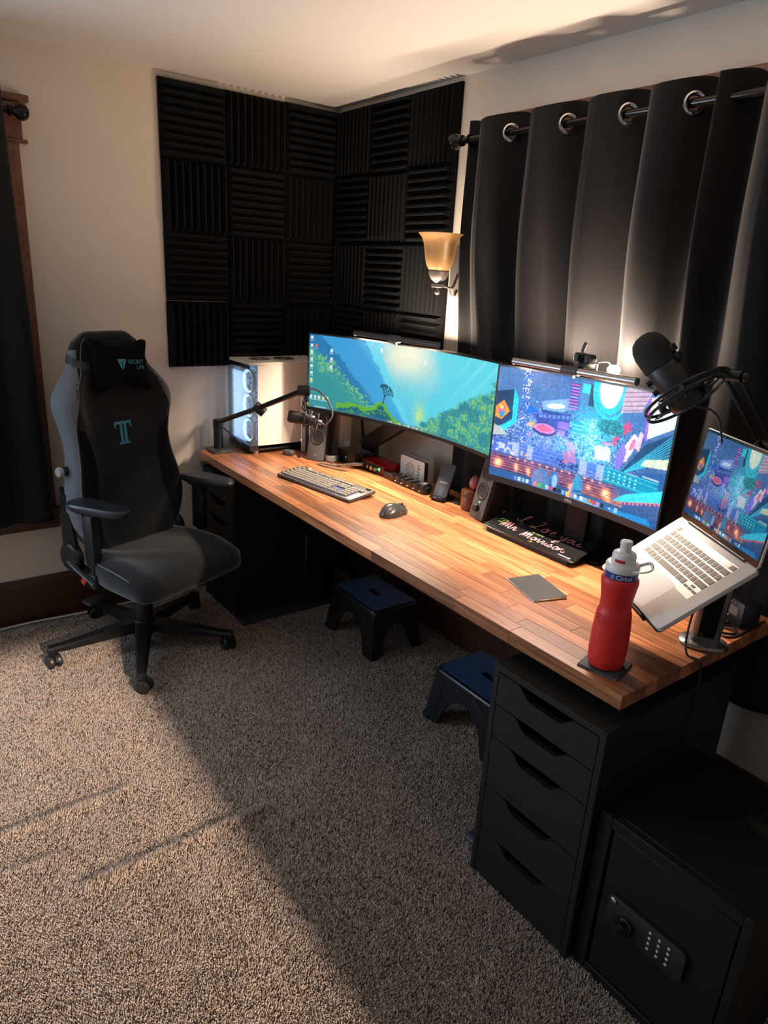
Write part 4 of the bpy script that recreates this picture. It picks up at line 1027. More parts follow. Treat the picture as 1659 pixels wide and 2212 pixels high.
# monitor 1 hangs on an articulated arm clamped to the desk
armb = thing('monitor_mount', 'black articulated monitor arm behind the wide valley monitor', 'monitor arm', (.60, -.125, .774))
bm = new(); box(bm, -.05, -.035, 0, .05, .03, .012, .003); box(bm, -.045, -.03, .012, .045, .025, .02, .003); obj('clamp', bm, 'black_metal', armb)
bm = new(); box(bm, -.034, -.028, .02, .03, .02, .125, .006, 2); obj('post', bm, 'black_metal', armb)
p0, p1 = Vector((-.02, -.02, .085)), Vector((.34, -.025, .30)); d = (p1 - p0).normalized(); up = Vector((0, 1, 0)).cross(d) * -1
bm = new(); M = axes(p0, d, (0, 1, 0)); L_ = (p1 - p0).length; prism(bm, [(-.03, -.02), (L_, -.022), (L_, .022), (-.03, .02)], -.042, .034, M, .006); obj('lower_arm', bm, 'black_plastic', armb)
bm = new(); cyl(bm, p1 + Vector((0, -.02, -.03)), p1 + Vector((0, -.02, .16)), .026, n=20); box(bm, .31, -.06, .36, .42, -.03, .46, .004, 2); obj('head', bm, 'black_plastic', armb)
bm = new(); tube(bm, [(-.075, .01, .02), (-.095, .0, .14), (-.115, .0, .26), (-.13, -.005, .35)], .009, 8, flat=.5, k=4); obj('cable_strut', bm, 'black_plastic', armb)

# ================================================================== light bars
mat('bar_grey', (.10, .095, .095), .35, metal=.6); mat('bar_silver', (.42, .40, .39), .3, metal=.75); mat('bar_cap', (.05, .08, .095), .4)
mat('lamp_strip', (.9, .85, .75), .5, emit=((1.0, .80, .58), 9.0)); mat('lamp_hot', (1, .95, .85), .5, emit=((1.0, .82, .60), 20.0))
WARM = (1.0, .79, .60)
def light_bar(label, c, rz, L, body, power, rear, rearoff=0.0):
    o = thing('monitor_light_bar', label, 'light bar', c, rz, 'light bars on the monitors')
    prof = [(.0125 * math.sin(a), -.0125 * math.cos(a)) for a in [math.radians(42 + 276 * i / 30) for i in range(31)]]
    prof += [(.0105 * math.sin(a), -.0105 * math.cos(a)) for a in [math.radians(318 - 276 * i / 30) for i in range(31)]]
    bm = new(); loft(bm, [[(x, py_, pz_) for py_, pz_ in prof] for x in (-L / 2, L / 2)]); obj('tube', bm, body, o)
    for s in (-1, 1):
        bm = new(); cyl(bm, (s * L / 2, 0, 0), (s * (L / 2 + .004), 0, 0), .0127, n=24, bev=.001); obj('end_cap', bm, 'bar_cap', o)
    bm = new(); cyl(bm, (-.032, 0, 0), (.032, 0, 0), .0150, n=24, bev=.0015); obj('control_ring', bm, 'grey_plastic', o)
    bm = new(); box(bm, -.026, .006, -.016, .026, .085, .004, .004, 2); box(bm, -.026, .072, -.085, .026, .094, .004, .006, 2); obj('counterweight', bm, 'black_plastic', o)
    bm = new(); box(bm, -L / 2 + .02, -.004, .0005, L / 2 - .02, .004, .002); obj('light_strip', bm, 'lamp_strip', o, smooth=False)
    bm = new(); sphere(bm, (.02, -.006, -.0175), .004, 8); obj('sensor_lens', bm, 'lamp_strip', o)
    a = area('bar_light', (0, 0, -.0005), (0, -.05, -.60), L - .06, .009, power, WARM, o)
    b = area('bar_back_light', (rearoff, .098, .006), (rearoff, .125, .45), L * .8, .016, rear, WARM, o)
    return o
bar1 = light_bar('charcoal light bar clipped over the wide valley monitor', (.935, -.283, 1.404), 7.2, .50, 'bar_grey', 30.0, 10.0, .03)
bar2 = light_bar('silver light bar clipped over the neon city monitor', (1.885, -.292, 1.402), 1.5, .48, 'bar_silver', 27.0, 9.5)
# small hot lamp that lights the curtain and ceiling
cl = thing('clip_lamp', 'small glowing clip lamp behind the neon city monitor', 'lamp', (1.972, -.190, 1.379))
bm = new(); tube(bm, [(-.06, .0, .05), (-.03, .002, .055), (-.014, .0, .048), (0, 0, .035)], .0022, 6, k=4); obj('wire', bm, 'cable_black', cl)
bm = new(); box(bm, -.012, -.004, -.008, .012, .012, .02, .003); obj('clip', bm, 'black_plastic', cl)
bm = new(); sphere(bm, (0, 0, .034), .017, 14, None, (1.35, 1, .9)); obj('bulb', bm, 'lamp_hot', cl)
pl = bpy.data.lights.new('clip_lamp_light', 'POINT'); pl.energy = 12.0; pl.color = (1.0, .79, .62); pl.shadow_soft_size = .012
plo = bpy.data.objects.new('clip_lamp_light', pl); COL.objects.link(plo); plo.parent = cl; plo.location = (0, .002, .058); plo['kind'] = 'helper'
# webcam
wc = thing('webcam', 'black webcam with raised privacy flap on the silver light bar', 'webcam', (1.915, -.268, 1.41), -18)
bm = new(); prism(bm, rrect(.094, .029, .0135, 6), -.012, .012, T(0, 0, .034) @ RX(90), .002); obj('body', bm, 'black_plastic', wc)
bm = new(); cyl(bm, (0, -.011, .034), (0, -.017, .034), .0125, n=24, bev=.001); obj('lens', bm, 'black_gloss', wc)
for s in (-1, 1):
    bm = new(); prism(bm, rrect(.018, .02, .004, 3), .0, .002, T(s * .028, -.0125, .034) @ RX(90)); obj('grille', bm, 'grey_plastic', wc)
bm = new(); box(bm, -.02, -.012, .002, .02, .03, .02, .003, 2); box(bm, -.02, .028, -.03, .02, .04, .02, .003, 2); obj('mount', bm, 'black_plastic', wc)
bm = new(); prism(bm, rrect(.017, .034, .007, 5), -.001, .001, T(-.004, -.006, .067) @ RY(14) @ RX(82)); obj('privacy_flap', bm, 'grey_plastic', wc)
# ================================================================== things on the desk
Z = .774
# ---- PC tower
mat('pc_white', (.80, .74, .66), .4); mat('pc_glass', (.10, .13, .17), .04, trans=.0, alpha=.35, spec=.6); mat('fan_glow', (.6, .75, 1.0), .5, emit=((.45, .68, 1.0), 2.2)); mat('fan_blade', (.5, .55, .62), .5, alpha=.75); mat('pc_inner', (.35, .42, .5), .6)
pc = thing('computer_tower', 'white computer tower with glowing blue-white fans at the far desk end', 'computer', (.15, -.635, Z))
PX, PY, PZ = .12, .44, .452; z0 = .018
bm = new(); box(bm, PX - .006, .045, z0 + .01, PX, PY, PZ - .012, .002); obj('side_panel', bm, 'pc_white', pc)
bm = new(); box(bm, -PX, .002, z0, PX, PY, z0 + .028, .002); obj('bottom_panel', bm, 'black_plastic', pc)
bm = new(); box(bm, -PX, .0, PZ - .012, PX, PY, PZ, .002)
obj('top_panel', bm, 'pc_white', pc)
bm = new(); box(bm, -PX, .0, PZ - .03, PX, .004, PZ - .0115); obj('glass_border', bm, 'black_gloss', pc)
for q in range(2):
    bm = new()
    for r_ in (.018, .03, .042, .054): torus(bm, r_, .0016, T(-.01, .12 + q * .135, PZ + .001), 30, 5)
    for a_ in range(8): box(bm, .012, -.001, -.0012, .054, .001, .0012, M=T(-.01, .12 + q * .135, PZ + .001) @ RZ(a_ * 45))
    obj('top_vent', bm, 'grey_plastic', pc)
bm = new(); box(bm, -PX, PY - .004, z0, PX, PY, PZ - .012); box(bm, -PX, .03, z0 + .03, -PX + .004, PY, PZ - .012); obj('rear_panel', bm, 'pc_white', pc)
bm = new(); box(bm, -PX + .004, .07, z0 + .03, PX - .008, .078, PZ - .014); obj('inner_wall', bm, 'pc_inner', pc)
bm = new(); box(bm, -PX, 0, z0 + .028, PX - .002, .003, PZ - .03); obj('front_glass', bm, 'pc_glass', pc)
bm = new(); box(bm, PX - .004, .003, z0 + .028, PX, .045, PZ - .03); obj('corner_glass', bm, 'pc_glass', pc)
for k in range(3):
    fz = z0 + .09 + k * .122; f = thing_part('fan', pc, T(.03, .045, fz) @ RX(90))
    bm = new(); torus(bm, .052, .0055, None, 40, 8); plabel(obj('light_ring', bm, 'fan_glow', f), 'glowing blue-white fan ring')
    bm = new(); t = rrect(.118, .118, .012, 4); lathe(bm, [(.058, -.01), (.060, -.01), (.060, .010), (.058, .010)], 32, None, cap=False)
    for i in range(4): cyl(bm, (.058 * math.cos(i * PI / 2 + PI / 4), .058 * math.sin(i * PI / 2 + PI / 4), -.01), (.074 * math.cos(i * PI / 2 + PI / 4), .074 * math.sin(i * PI / 2 + PI / 4), -.01), .006, n=6)
    obj('frame', bm, 'white_plastic', f)
    bm = new(); cyl(bm, (0, 0, -.008), (0, 0, .008), .018, n=20)
    for i in range(7):
        a = 2 * PI * i / 7; loft(bm, [[(.016 * math.cos(a - .2), .016 * math.sin(a - .2), -.006), (.016 * math.cos(a + .2), .016 * math.sin(a + .2), .006), (.016 * math.cos(a + .2), .016 * math.sin(a + .2), .0075), (.016 * math.cos(a - .2), .016 * math.sin(a - .2), -.0045)], [(.047 * math.cos(a + .15), .047 * math.sin(a + .15), -.006), (.047 * math.cos(a + .6), .047 * math.sin(a + .6), .006), (.047 * math.cos(a + .6), .047 * math.sin(a + .6), .0075), (.047 * math.cos(a + .15), .047 * math.sin(a + .15), -.0045)]])
    obj('blades', bm, 'fan_blade', f)
for s in (-1, 1):
    for zz in (.085, .125, .25, .305, .36): 
        bm = new(); box(bm, s * .092 - .012, .012, z0 + zz - .004, s * .092 + .012, .02, z0 + zz + .004, .001); obj('slot_tab', bm, 'white_plastic', pc)
for sx in (-1, 1):
    for yy in (.05, PY - .05):
        bm = new(); cyl(bm, (sx * .085, yy, 0), (sx * .085, yy, z0), .017, n=20); obj('foot', bm, 'aluminium', pc)
pcl = bpy.data.lights.new('fan_led_light', 'AREA'); pcl.shape = 'RECTANGLE'; pcl.size = .15; pcl.size_y = .34; pcl.energy = 1.0; pcl.color = (.5, .72, 1.0)
pco = bpy.data.objects.new('fan_led_light', pcl); COL.objects.link(pco); pco.parent = pc; pco.location = (.0, -.006, .23); pco.rotation_euler = (math.radians(90), 0, 0); pco['kind'] = 'helper'

# ---- low profile microphone arm with studio microphone
ma = thing('microphone_boom', 'black low-profile boom arm holding the studio microphone', 'microphone arm', (.11, -.728, Z))
OFF = Vector((.11, -.728, Z))
J1, J2, J3, MC = [Vector(p) - OFF for p in ((.112, -.73, .918), (.462, -.676, 1.05), (.752, -.617, 1.172), (.806, -.628, 1.058))]
bm = new(); box(bm, -.045, -.055, 0, .075, .045, .012, .003); obj('clamp_plate', bm, 'clamp_grey', ma)
mat('clamp_grey', (.05, .05, .052), .35)
bm = new(); cyl(bm, (0, 0, .012), (0, 0, .148), .024, n=24, bev=.002); cyl(bm, (0, 0, .12), (0, 0, .158), .026, n=24, bev=.003); obj('post', bm, 'black_metal', ma)
bm = new(); tube(bm, [J1, J1.lerp(J2, .5), J2], .015, 12, flat=.8); obj('lower_arm', bm, 'black_metal', ma)
bm = new(); tube(bm, [J2, J2.lerp(J3, .5), J3], .015, 12, flat=.8); obj('upper_arm', bm, 'black_metal', ma)
bm = new(); cyl(bm, J2 + Vector((.012, .018, -.024)), J2 + Vector((-.012, -.018, .012)), .023, n=24, bev=.003); obj('elbow', bm, 'black_plastic', ma)
ax_ = Vector((.59, .80, .05)).normalized(); bm = new(); cyl(bm, J3 - ax_ * .022, J3 + ax_ * .03, .022, n=24, bev=.002); obj('end_joint', bm, 'black_plastic', ma)
jd = J3 + ax_ * .012; bm = new(); cyl(bm, jd, jd + Vector((.01, 0, -.06)), .011, n=16); obj('drop_stem', bm, 'black_metal', ma)
bm = new(); cyl(bm, jd + Vector((.0085, 0, -.048)), jd + Vector((.0105, 0, -.062)), .0135, n=16); obj('brass_adapter', bm, 'brass', ma)
mat('brass', (.55, .38, .13), .3, metal=1.0)
bm = new(); tube(bm, [J1 + Vector((.02, .01, -.02)), J1 + Vector((.06, .05, -.06)), J1 + Vector((.1, .09, -.115)), J1 + Vector((.10, .088, -.135))], .0035, 6, k=5); obj('cable', bm, 'cable_black', ma)
mc = thing('studio_microphone', 'black condenser microphone in a cage shock mount before the computer tower', 'microphone', (.806, -.628, .98)); o3 = Vector((0, 0, .078))
ad = Vector((-.50, -.70, .14)).normalized()   # towards the grille
Mm = frame_to(o3 - ad * .035, o3 + ad)[0]
bm = new(); lathe(bm, [(0, .0), (.021, .0), (.024, .004), (.024, .062), (.0245, .064)], 28, Mm); obj('body', bm, 'black_plastic', mc)
bm = new(); lathe(bm, [(.0255, .063), (.0265, .068), (.0265, .105), (.022, .114), (0, .116)], 28, Mm); obj('grille', bm, 'mic_mesh', mc)
mat('mic_mesh', (.05, .04, .035), .4, metal=.8, bump=(900, .002))
for kk, (zz, rr_) in enumerate(((-.012, .036), (.018, .042), (.042, .036))):
    bm = new(); torus(bm, rr_, .0028, Mm @ T(0, 0, zz), 28, 6); obj('shock_ring', bm, 'black_plastic', mc)
for i in range(6):
    a = i * PI / 3; bm = new(); tube(bm, [Mm @ Vector((.036 * math.cos(a), .036 * math.sin(a), -.012)), Mm @ Vector((.042 * math.cos(a + .3), .042 * math.sin(a + .3), .018)), Mm @ Vector((.036 * math.cos(a + .6), .036 * math.sin(a + .6), .042))], .0022, 6, k=3); obj('shock_rib', bm, 'black_plastic', mc)
bm = new(); tube(bm, [Vector((-.03, .008, .135)), Vector((-.022, -.01, .125)), Vector((-.005, .0, .115))], .005, 8, k=4); cyl(bm, (-.034, .004, .15), (-.026, .004, .12), .008, n=10); obj('yoke', bm, 'black_plastic', mc)
bm = new(); cb = o3 - ad * .04; tube(bm, [cb, cb - ad * .02 + Vector((.004, .0, 0)), Vector((.065, .055, .065)), Vector((.085, .075, .11)), Vector((.065, .06, .17)), Vector((.02, .035, .205)), Vector((-.015, .02, .205))], .0042, 8, k=8); plabel(obj('microphone_cable', bm, 'cable_grey', mc), 'grey looping cable'); mat('cable_grey', (.16, .14, .13), .4)
bm = new(); lathe(bm, [(.009, -.03), (.0105, -.028), (.0105, .002), (.009, .004)], 14, Mm); obj('plug', bm, 'steel', mc)

# ---- speakers
mat('speaker_grey', (.075, .074, .076), .5); mat('cone', (.05, .048, .048), .55); mat('cone_dark', (.008, .008, .008), .6)
def speaker(label, loc, rz, knob):
    s = thing('desk_speaker', label, 'speaker', loc, rz, 'pair of desk speakers'); w, h, d = .092, .243, .088; ln = math.radians(13)
    def P(x, y, z): return (x, y + z * math.tan(ln), z)
    bm = new(); oo = rrect(w, d, .012, 4, 0, d / 2); loft(bm, [[P(x, y, z) for x, y in oo] for z in (0, .004, h - .004, h)]); obj('cabinet', bm, 'black_plastic', s)
    FM_ = axes((0, -.002, 0), (1, 0, 0), (0, math.sin(ln), math.cos(ln)))
    bm = new(); prism(bm, rrect(w, h / math.cos(ln), .012, 5, 0, h / 2 / math.cos(ln)), -.002, .006, FM_, .0015); fr = obj('front_panel', bm, 'speaker_grey', s)
    for zc in (.192, .113):
        bm = new(); torus(bm, .0335, .0028, FM_ @ T(0, zc, .0055), 36, 6); obj('driver_surround', bm, 'cone_dark', fr)
        bm = new(); lathe(bm, [(.032, .006), (.028, .0075), (.024, .0045), (.010, .001), (0, .003)], 32, FM_ @ T(0, zc, .0)); lathe(bm, [(.010, .001), (.008, .005), (0, .0065)], 20, FM_ @ T(0, zc, 0)); obj('driver_cone', bm, 'cone', fr)
    if knob:
        bm = new(); cyl(bm, FM_ @ Vector((-.004, .042, .005)), FM_ @ Vector((-.004, .042, .02)), .0145, n=24, bev=.0015); obj('volume_knob', bm, 'black_plastic', fr)
        bm = new(); sphere(bm, FM_ @ Vector((.002, .068, .0075)), .0035, 8); plabel(obj('power_light', bm, 'led_green', fr), 'lit green power light')
    else: text('lettering', 'logi', .012, FM_ @ T(0, .03, .0062), 'logo_grey', fr, .0003)
speaker('dark grey two-driver desk speaker in front of the white console', (.486, -.388, Z), 30, False)
speaker('dark grey desk speaker with volume knob beside the wooden pot', (1.505, -.262, Z), -12, True)

# ---- white console behind the left speaker
gc = thing('game_console', 'white upright console partly hidden behind the left speaker', 'game console', (.345, -.235, Z))
for s in (-1, 1):
    bm = new(); pts = [(-.125, .0), (.12, .0), (.13, .30), (.11, .33), (-.12, .335), (-.135, .30), (-.128, .06)]
    prism(bm, pts, -.006, .006, T(s * .041, 0, .0) @ Matrix(((0, 0, 1, 0), (1, 0, 0, 0), (0, 1, 0, 0), (0, 0, 0, 1))), .003); obj('side_plate', bm, 'white_plastic', gc)
bm = new(); box(bm, -.034, -.11, .004, .034, .11, .32, .004); obj('core', bm, 'black_gloss', gc)
for s in (1,):
    bm = new(); box(bm, s * .0345 - .0012, -.1135, .02, s * .0345 + .0012, -.111, .31); plabel(obj('light_strip', bm, 'led_blue', gc), 'blue light strip')
bm = new(); sphere(bm, (-.041, -.129, .062), .0028, 8); obj('power_light', bm, 'led_white', gc)

rt = thing('white_router', 'white upright router behind the left speaker and grey puck', 'router', (.432, -.19, Z))
bm = new(); prism(bm, rrect(.05, .07, .012, 5), .006, .262, None, .004); obj('body', bm, 'white_plastic', rt)
bm = new(); prism(bm, rrect(.058, .08, .015, 5), 0, .008, None, .002); obj('base', bm, 'white_plastic', rt)
# ---- puck, mini pc, audio interface
pk = thing('smart_speaker_puck', 'round grey puck beside the black mini computer', 'puck', (.478, -.252, Z))
pk.location = (.522, -.315, Z)
bm = new(); lathe(bm, [(.032, 0), (.036, .004), (.036, .026), (.033, .031)], 32); obj('body', bm, 'puck_grey', pk); mat('puck_grey', (.22, .2, .19), .5)
bm = new(); lathe(bm, [(.033, .0305), (.031, .033), (0, .033)], 32); obj('top', bm, 'steel', pk)
mp = thing('mini_computer', 'dusty black mini computer at the foot of the monitor arm', 'computer', (.60, -.225, Z))
bm = new(); box(bm, -.085, -.055, .003, .075, .052, .062, .004, 2); obj('case', bm, 'mini_black', mp); mat('mini_black', (.016, .014, .013), .3, noise=(40, .3))
bm = new(); box(bm, -.080, -.05, .0615, .070, .046, .0626); plabel(obj('dusty_lid', bm, 'dust', mp, smooth=False), 'dusty grey lid'); mat('dust', (.10, .09, .08), .9, noise=(70, .75))
bm = new(); box(bm, -.005, -.0565, .03, -.003, -.054, .036); obj('power_light', bm, 'led_blue', mp)
ai = thing('audio_interface', 'red audio interface with knobs and a plugged microphone lead', 'audio interface', (.775, -.20, Z)); mat('red_metal', (.42, .012, .018), .3, metal=.35)
bm = new(); box(bm, -.09, -.05, .004, .09, .06, .046, .003, 2); obj('case', bm, 'red_metal', ai)
bm = new(); box(bm, -.085, -.053, .007, .082, -.049, .043, .001); fp = obj('front_plate', bm, 'black_plastic', ai)
for x, r_ in ((-.055, .011), (-.015, .008), (.015, .011), (.045, .008)):
    bm = new(); cyl(bm, (x, -.052, .025), (x, -.068, .025), r_, n=18, bev=.001); obj('knob', bm, 'steel', ai)
bm = new(); torus(bm, .0060, .0018, T(.063, -.0535, .028) @ RX(90), 20, 6); plabel(obj('level_light', bm, 'led_green', ai), 'glowing green level ring')
bm = new(); cyl(bm, (-.055, -.066, .025), (-.085, -.098, .022), .0095, n=16); cyl(bm, (-.085, -.098, .022), (-.115, -.13, .017), .0075, .005, 14); obj('plug', bm, 'steel', ai)
for sx in (-1, 1):
    bm = new(); box(bm, sx * .07 - .008, -.04, 0, sx * .07 + .008, .05, .005); obj('foot', bm, 'dark_rubber', ai)
ml = thing('microphone_lead', 'thin grey lead looping on the desk before the mini computer', 'cable', (.62, -.30, Z))
bm = new(); tube(bm, [(.045, -.033, .018), (.0, -.05, .005), (-.06, -.035, .004), (-.10, .0, .004), (-.085, .035, .004), (-.03, .0395, .004), (.02, .0, .004), (.0, -.05, .0042), (-.07, -.095, .0042), (-.05, -.115, .0042), (.03, -.09, .0042), (.10, -.055, .0042)], .0036, 8, k=7); obj('lead', bm, 'cable_grey', ml)

# ---- charging hub, console dock, phone stand
hb = thing('charging_hub', 'long black charging hub lying before the white console dock', 'usb hub', (1.02, -.235, Z), -.5)
bm = new(); prism(bm, rrect(.315, .046, .02, 5), 0, .030, None, .004); obj('body', bm, 'black_plastic', hb)
for i in range(5):
    bm = new(); box(bm, -.085 + i * .043, -.026, .010, -.055 + i * .043, .02, .038, .004, 2); obj('port_block', bm, 'black_gloss', hb)
    bm = new(); box(bm, -.052 + i * .043, -.0255, .008, -.045 + i * .043, -.0225, .012); obj('port_mark', bm, 'print_white', hb)
bm = new()
for q in range(5): torus(bm, .021, .003, T(.118 + q * .008, 0, .026) @ RY(90) @ RX(q * 8 - 15), 20, 6)
obj('coiled_cable', bm, 'cable_black', hb)
dk = thing('console_dock', 'white console dock with a gold emblem behind the charging hub', 'dock', (.975, -.165, Z), -1); mat('dock_white', (.80, .76, .68), .4); mat('gold_print', (.42, .25, .06), .4)
bm = new(); prism(bm, rrect(.175, .104, .012, 5, 0, .054), 0, .006, RX(90) @ T(0, 0, .0), .002); fpd = obj('front_panel', bm, 'dock_white', dk)
bm = new(); box(bm, -.082, .001, .002, .082, .022, .1, .002); obj('slot', bm, 'black_plastic', dk)
bm = new(); prism(bm, rrect(.172, .106, .016, 5, 0, .055), -.055, -.022, RX(90), .002); obj('rear_housing', bm, 'dock_grey', dk); mat('dock_grey', (.33, .30, .28), .45)
bm = new(); M = T(-.012, -.0066, .052) @ RX(90)
torus(bm, .026, .0016, M, 30, 4); torus(bm, .012, .0014, M, 24, 4)
for i in range(14):
    a = 2 * PI * i / 14; box(bm, .0285, -.0012, -.0006, .037 if i % 2 else .034, .0012, .0006, M=M @ RZ(math.degrees(a)))
for i in range(6): box(bm, .014, -.0010, -.0006, .024, .0010, .0006, M=M @ RZ(i * 60 + 15))
for i in range(5): box(bm, .056, -.03 + i * .014, -.0006, .066 + (i % 2) * .006, -.022 + i * .014, .0006, M=M)
plabel(obj('gold_emblem', bm, 'gold_print', fpd), 'gold round sunburst emblem')
ph = thing('phone_charger_stand', 'black tilted phone charging stand beside the charging hub', 'phone stand', (1.248, -.215, Z), 14); mat('phone_grey', (.05, .052, .058), .35)
bm = new(); prism(bm, rrect(.074, .085, .014, 5, 0, .0), 0, .012, None, .003); obj('base', bm, 'black_plastic', ph)
bm = new(); box(bm, -.034, -.052, .006, .034, -.030, .018, .004, 2); obj('ledge', bm, 'black_gloss', ph)
TM = axes((0, -.028, .012), (1, 0, 0), (0, math.sin(math.radians(24)), math.cos(math.radians(24)))); bm = new(); prism(bm, rrect(.068, .148, .014, 6, 0, .074), -.010, .0, TM, .002); bp_ = obj('charging_plate', bm, 'phone_grey', ph)
text('lettering', 'AUKEY', .0125, TM @ T(0, .065, .0003), 'led_grey', bp_, .0002); mat('led_grey', (.6, .6, .6), .5)
bm = new(); box(bm, -.012, .022, .01, .012, .036, .08, .003); obj('strut', bm, 'black_plastic', ph)
dg_ = thing('usb_dongle', 'tiny black dongle lying between phone stand and wooden pot', 'dongle', (1.338, -.205, Z), 20)
bm = new(); box(bm, -.018, -.008, 0, .014, .008, .010, .002, 2); obj('body', bm, 'black_plastic', dg_); bm = new(); box(bm, .014, -.006, .002, .026, .006, .0075); obj('plug', bm, 'steel', dg_)

# ---- wooden pot and stone egg
wood('pot_wood', (.10, .030, .010), (.17, .055, .018), (.22, .08, .03), rough=.3, vary=.1, axis=(14, 14, 2))
pt = thing('wooden_pot', 'round lidded brown wooden pot between phone stand and speaker', 'pot', (1.402, -.20, Z))
bm = new(); lathe(bm, [(0, 0), (.036, 0), (.040, .003), (.040, .055), (.0395, .056)], 36); obj('body', bm, 'pot_wood', pt)
bm = new(); lathe(bm, [(.0385, .0555), (.0415, .057), (.0415, .078), (.039, .082), (.012, .083), (0, .083)], 36); obj('lid', bm, 'pot_wood', pt)
mat('rose_stone', (.30, .10, .105), .18, noise=(45, .5)); bm = new(); er = .0245
lathe(bm, [(0, 0)] + [(er * math.sin(PI * i / 16) * (1 + .10 * math.cos(PI * i / 16)), .029 * (1 - math.cos(PI * i / 16)) * (1.08 if i > 8 else 1.0) - (.0 if i <= 8 else .00232)) for i in range(1, 16)] + [(0, .0603)], 28)
eg = obj('stone_egg', bm, 'rose_stone'); eg.location = (1.414, -.196, Z + .0833); tag(eg, 'polished pink stone egg standing on the wooden pot', 'stone egg')

# ---- earbud case, dongle beside it
eb = thing('earbud_case', 'small grey rounded earbud case beside the computer tower', 'earbud case', (.338, -.452, Z), 35); mat('case_grey', (.055, .055, .058), .35)
bm = new(); cushion(bm, sup(.030, .022, 3), [(0, 0), (.8, 0), (.97, .005), (1, .010), (1, .0125)]); obj('lower_shell', bm, 'case_grey', eb)
bm = new(); cushion(bm, sup(.030, .022, 3), [(0, .0132), (.99, .0132), (1, .016), (.96, .021), (.8, .025), (0, .026)]); obj('lid', bm, 'case_grey', eb)
bm = new(); box(bm, -.022, -.006, 0, .012, .006, .008, .002, 2); box(bm, .012, -.005, .001, .024, .005, .006); o = obj('usb_stick', bm, 'black_plastic'); o.location = (.392, -.425, Z); o.rotation_euler.z = -.4; tag(o, 'tiny black stick lying before the left speaker', 'usb stick')

# ---- keyboard
mat('kb_grey', (.13, .125, .12), .4, metal=.6); mat('keycap', (.20, .185, .165), .42); mat('key_dark', (.05, .05, .055), .4); mat('kb_glow', (.03, .03, .06), .5, emit=((.2, .3, 1.0), .3)); mat('kb_green', (.1, .3, .05), .5, emit=((.2, .8, .15), .35))
kb = thing('keyboard', 'full-size grey backlit keyboard in front of the wide monitor', 'keyboard', (.8745, -.571, Z), 9.7); kb.rotation_euler = (math.radians(4.5), 0, math.radians(9.7))
kb.location = (.8745, -.571, Z + .0082)
bm = new(); box(bm, -.2375, -.075, 0, .2375, .075, .012, .002, 2); obj('top_plate', bm, 'kb_grey', kb)
bm = new(); box(bm, -.236, -.0745, -.003, .236, .0745, .001, .001); obj('base', bm, 'black_plastic', kb)
for s in (-1, 1):
    bm = new(); box(bm, s * .2 - .02, .05, -.0125, s * .2 + .02, .062, -.002, .002); obj('foot', bm, 'dark_rubber', kb)
def key_mesh(wd, dp, ht=.0075):
    b_ = bmesh.new(); lo, hi = (wd - .0018) / 2, (wd - .0046) / 2; l2, h2 = (dp - .0018) / 2, (dp - .0046) / 2
    v = [b_.verts.new(p) for p in ((-lo, -l2, 0), (lo, -l2, 0), (lo, l2, 0), (-lo, l2, 0), (-hi, -h2, ht), (hi, -h2, ht), (hi, h2, ht), (-hi, h2, ht))]
    for f in ((4, 5, 6, 7), (0, 1, 5, 4), (1, 2, 6, 5), (2, 3, 7, 6), (3, 0, 4, 7)): b_.faces.new([v[i] for i in f])
    return b_
KM = {}
def place_key(parent, x, y, wd, dp, z, m, ht=.0075, pre=''):
    k = (round(wd, 4), round(dp, 4), m, pre)
    if k not in KM:
        me = bpy.data.meshes.new('key'); b_ = key_mesh(wd, dp, ht); b_.to_mesh(me); b_.free(); PENDING.append((me, m)); KM[k] = me
    o = bpy.data.objects.new('key', KM[k]); COL.objects.link(o); o.parent = parent; o.location = (x, y, z)
U_ = .01905; x0_ = -.2085; zk = .0121
def row(y, widths, x=x0_, par=kb):
    for w_ in widths:
        if w_ > 0: place_key(par, x + w_ * U_ / 2, y, w_ * U_, U_ * .96, zk, 'keycap')
        x += abs(w_) * U_
row(.047, [1, -1, 1, 1, 1, 1, -.5, 1, 1, 1, 1, -.5, 1, 1, 1, 1, -.25, 1, 1, 1])
row(.022, [1] * 13 + [2, -.25, 1, 1, 1, -.25, 1, 1, 1, 1]); row(.003, [1.5] + [1] * 12 + [1.5, -.25, 1, 1, 1, -.25, 1, 1, 1]); row(-.016, [1.75] + [1] * 11 + [2.25, -3.5, 1, 1, 1]); row(-.035, [2.25] + [1] * 10 + [2.75, -1.25, 1, -1.25, 1, 1, 1]); row(-.054, [1.25, 1.25, 1.25, 6.25, 1.25, 1.25, 1.25, 1.25, -.25, 1, 1, 1, -.25, 2, 1])
for i in range(5): place_key(kb, -.2265, .047 - .004 - i * .0228, .013, U_ * .96, zk, 'keycap')
bm = new(); box(bm, -.207, -.0625, .0119, .205, .0305, .0124); plabel(obj('backlight_sheet', bm, 'kb_glow', kb, smooth=False), 'blue key backlight')
bm = new(); cyl(bm, (.200, .060, .0125), (.222, .060, .0125), .0052, n=14); obj('volume_roller', bm, 'black_metal', kb)
bm = new(); cyl(bm, (-.176, .066, .012), (-.176, .066, .0145), .0065, n=16); plabel(obj('lit_button', bm, 'led_blue2', kb), 'glowing blue round button'); mat('led_blue2', (.3, .4, 1), .4, emit=((.35, .45, 1.0), 2.5))

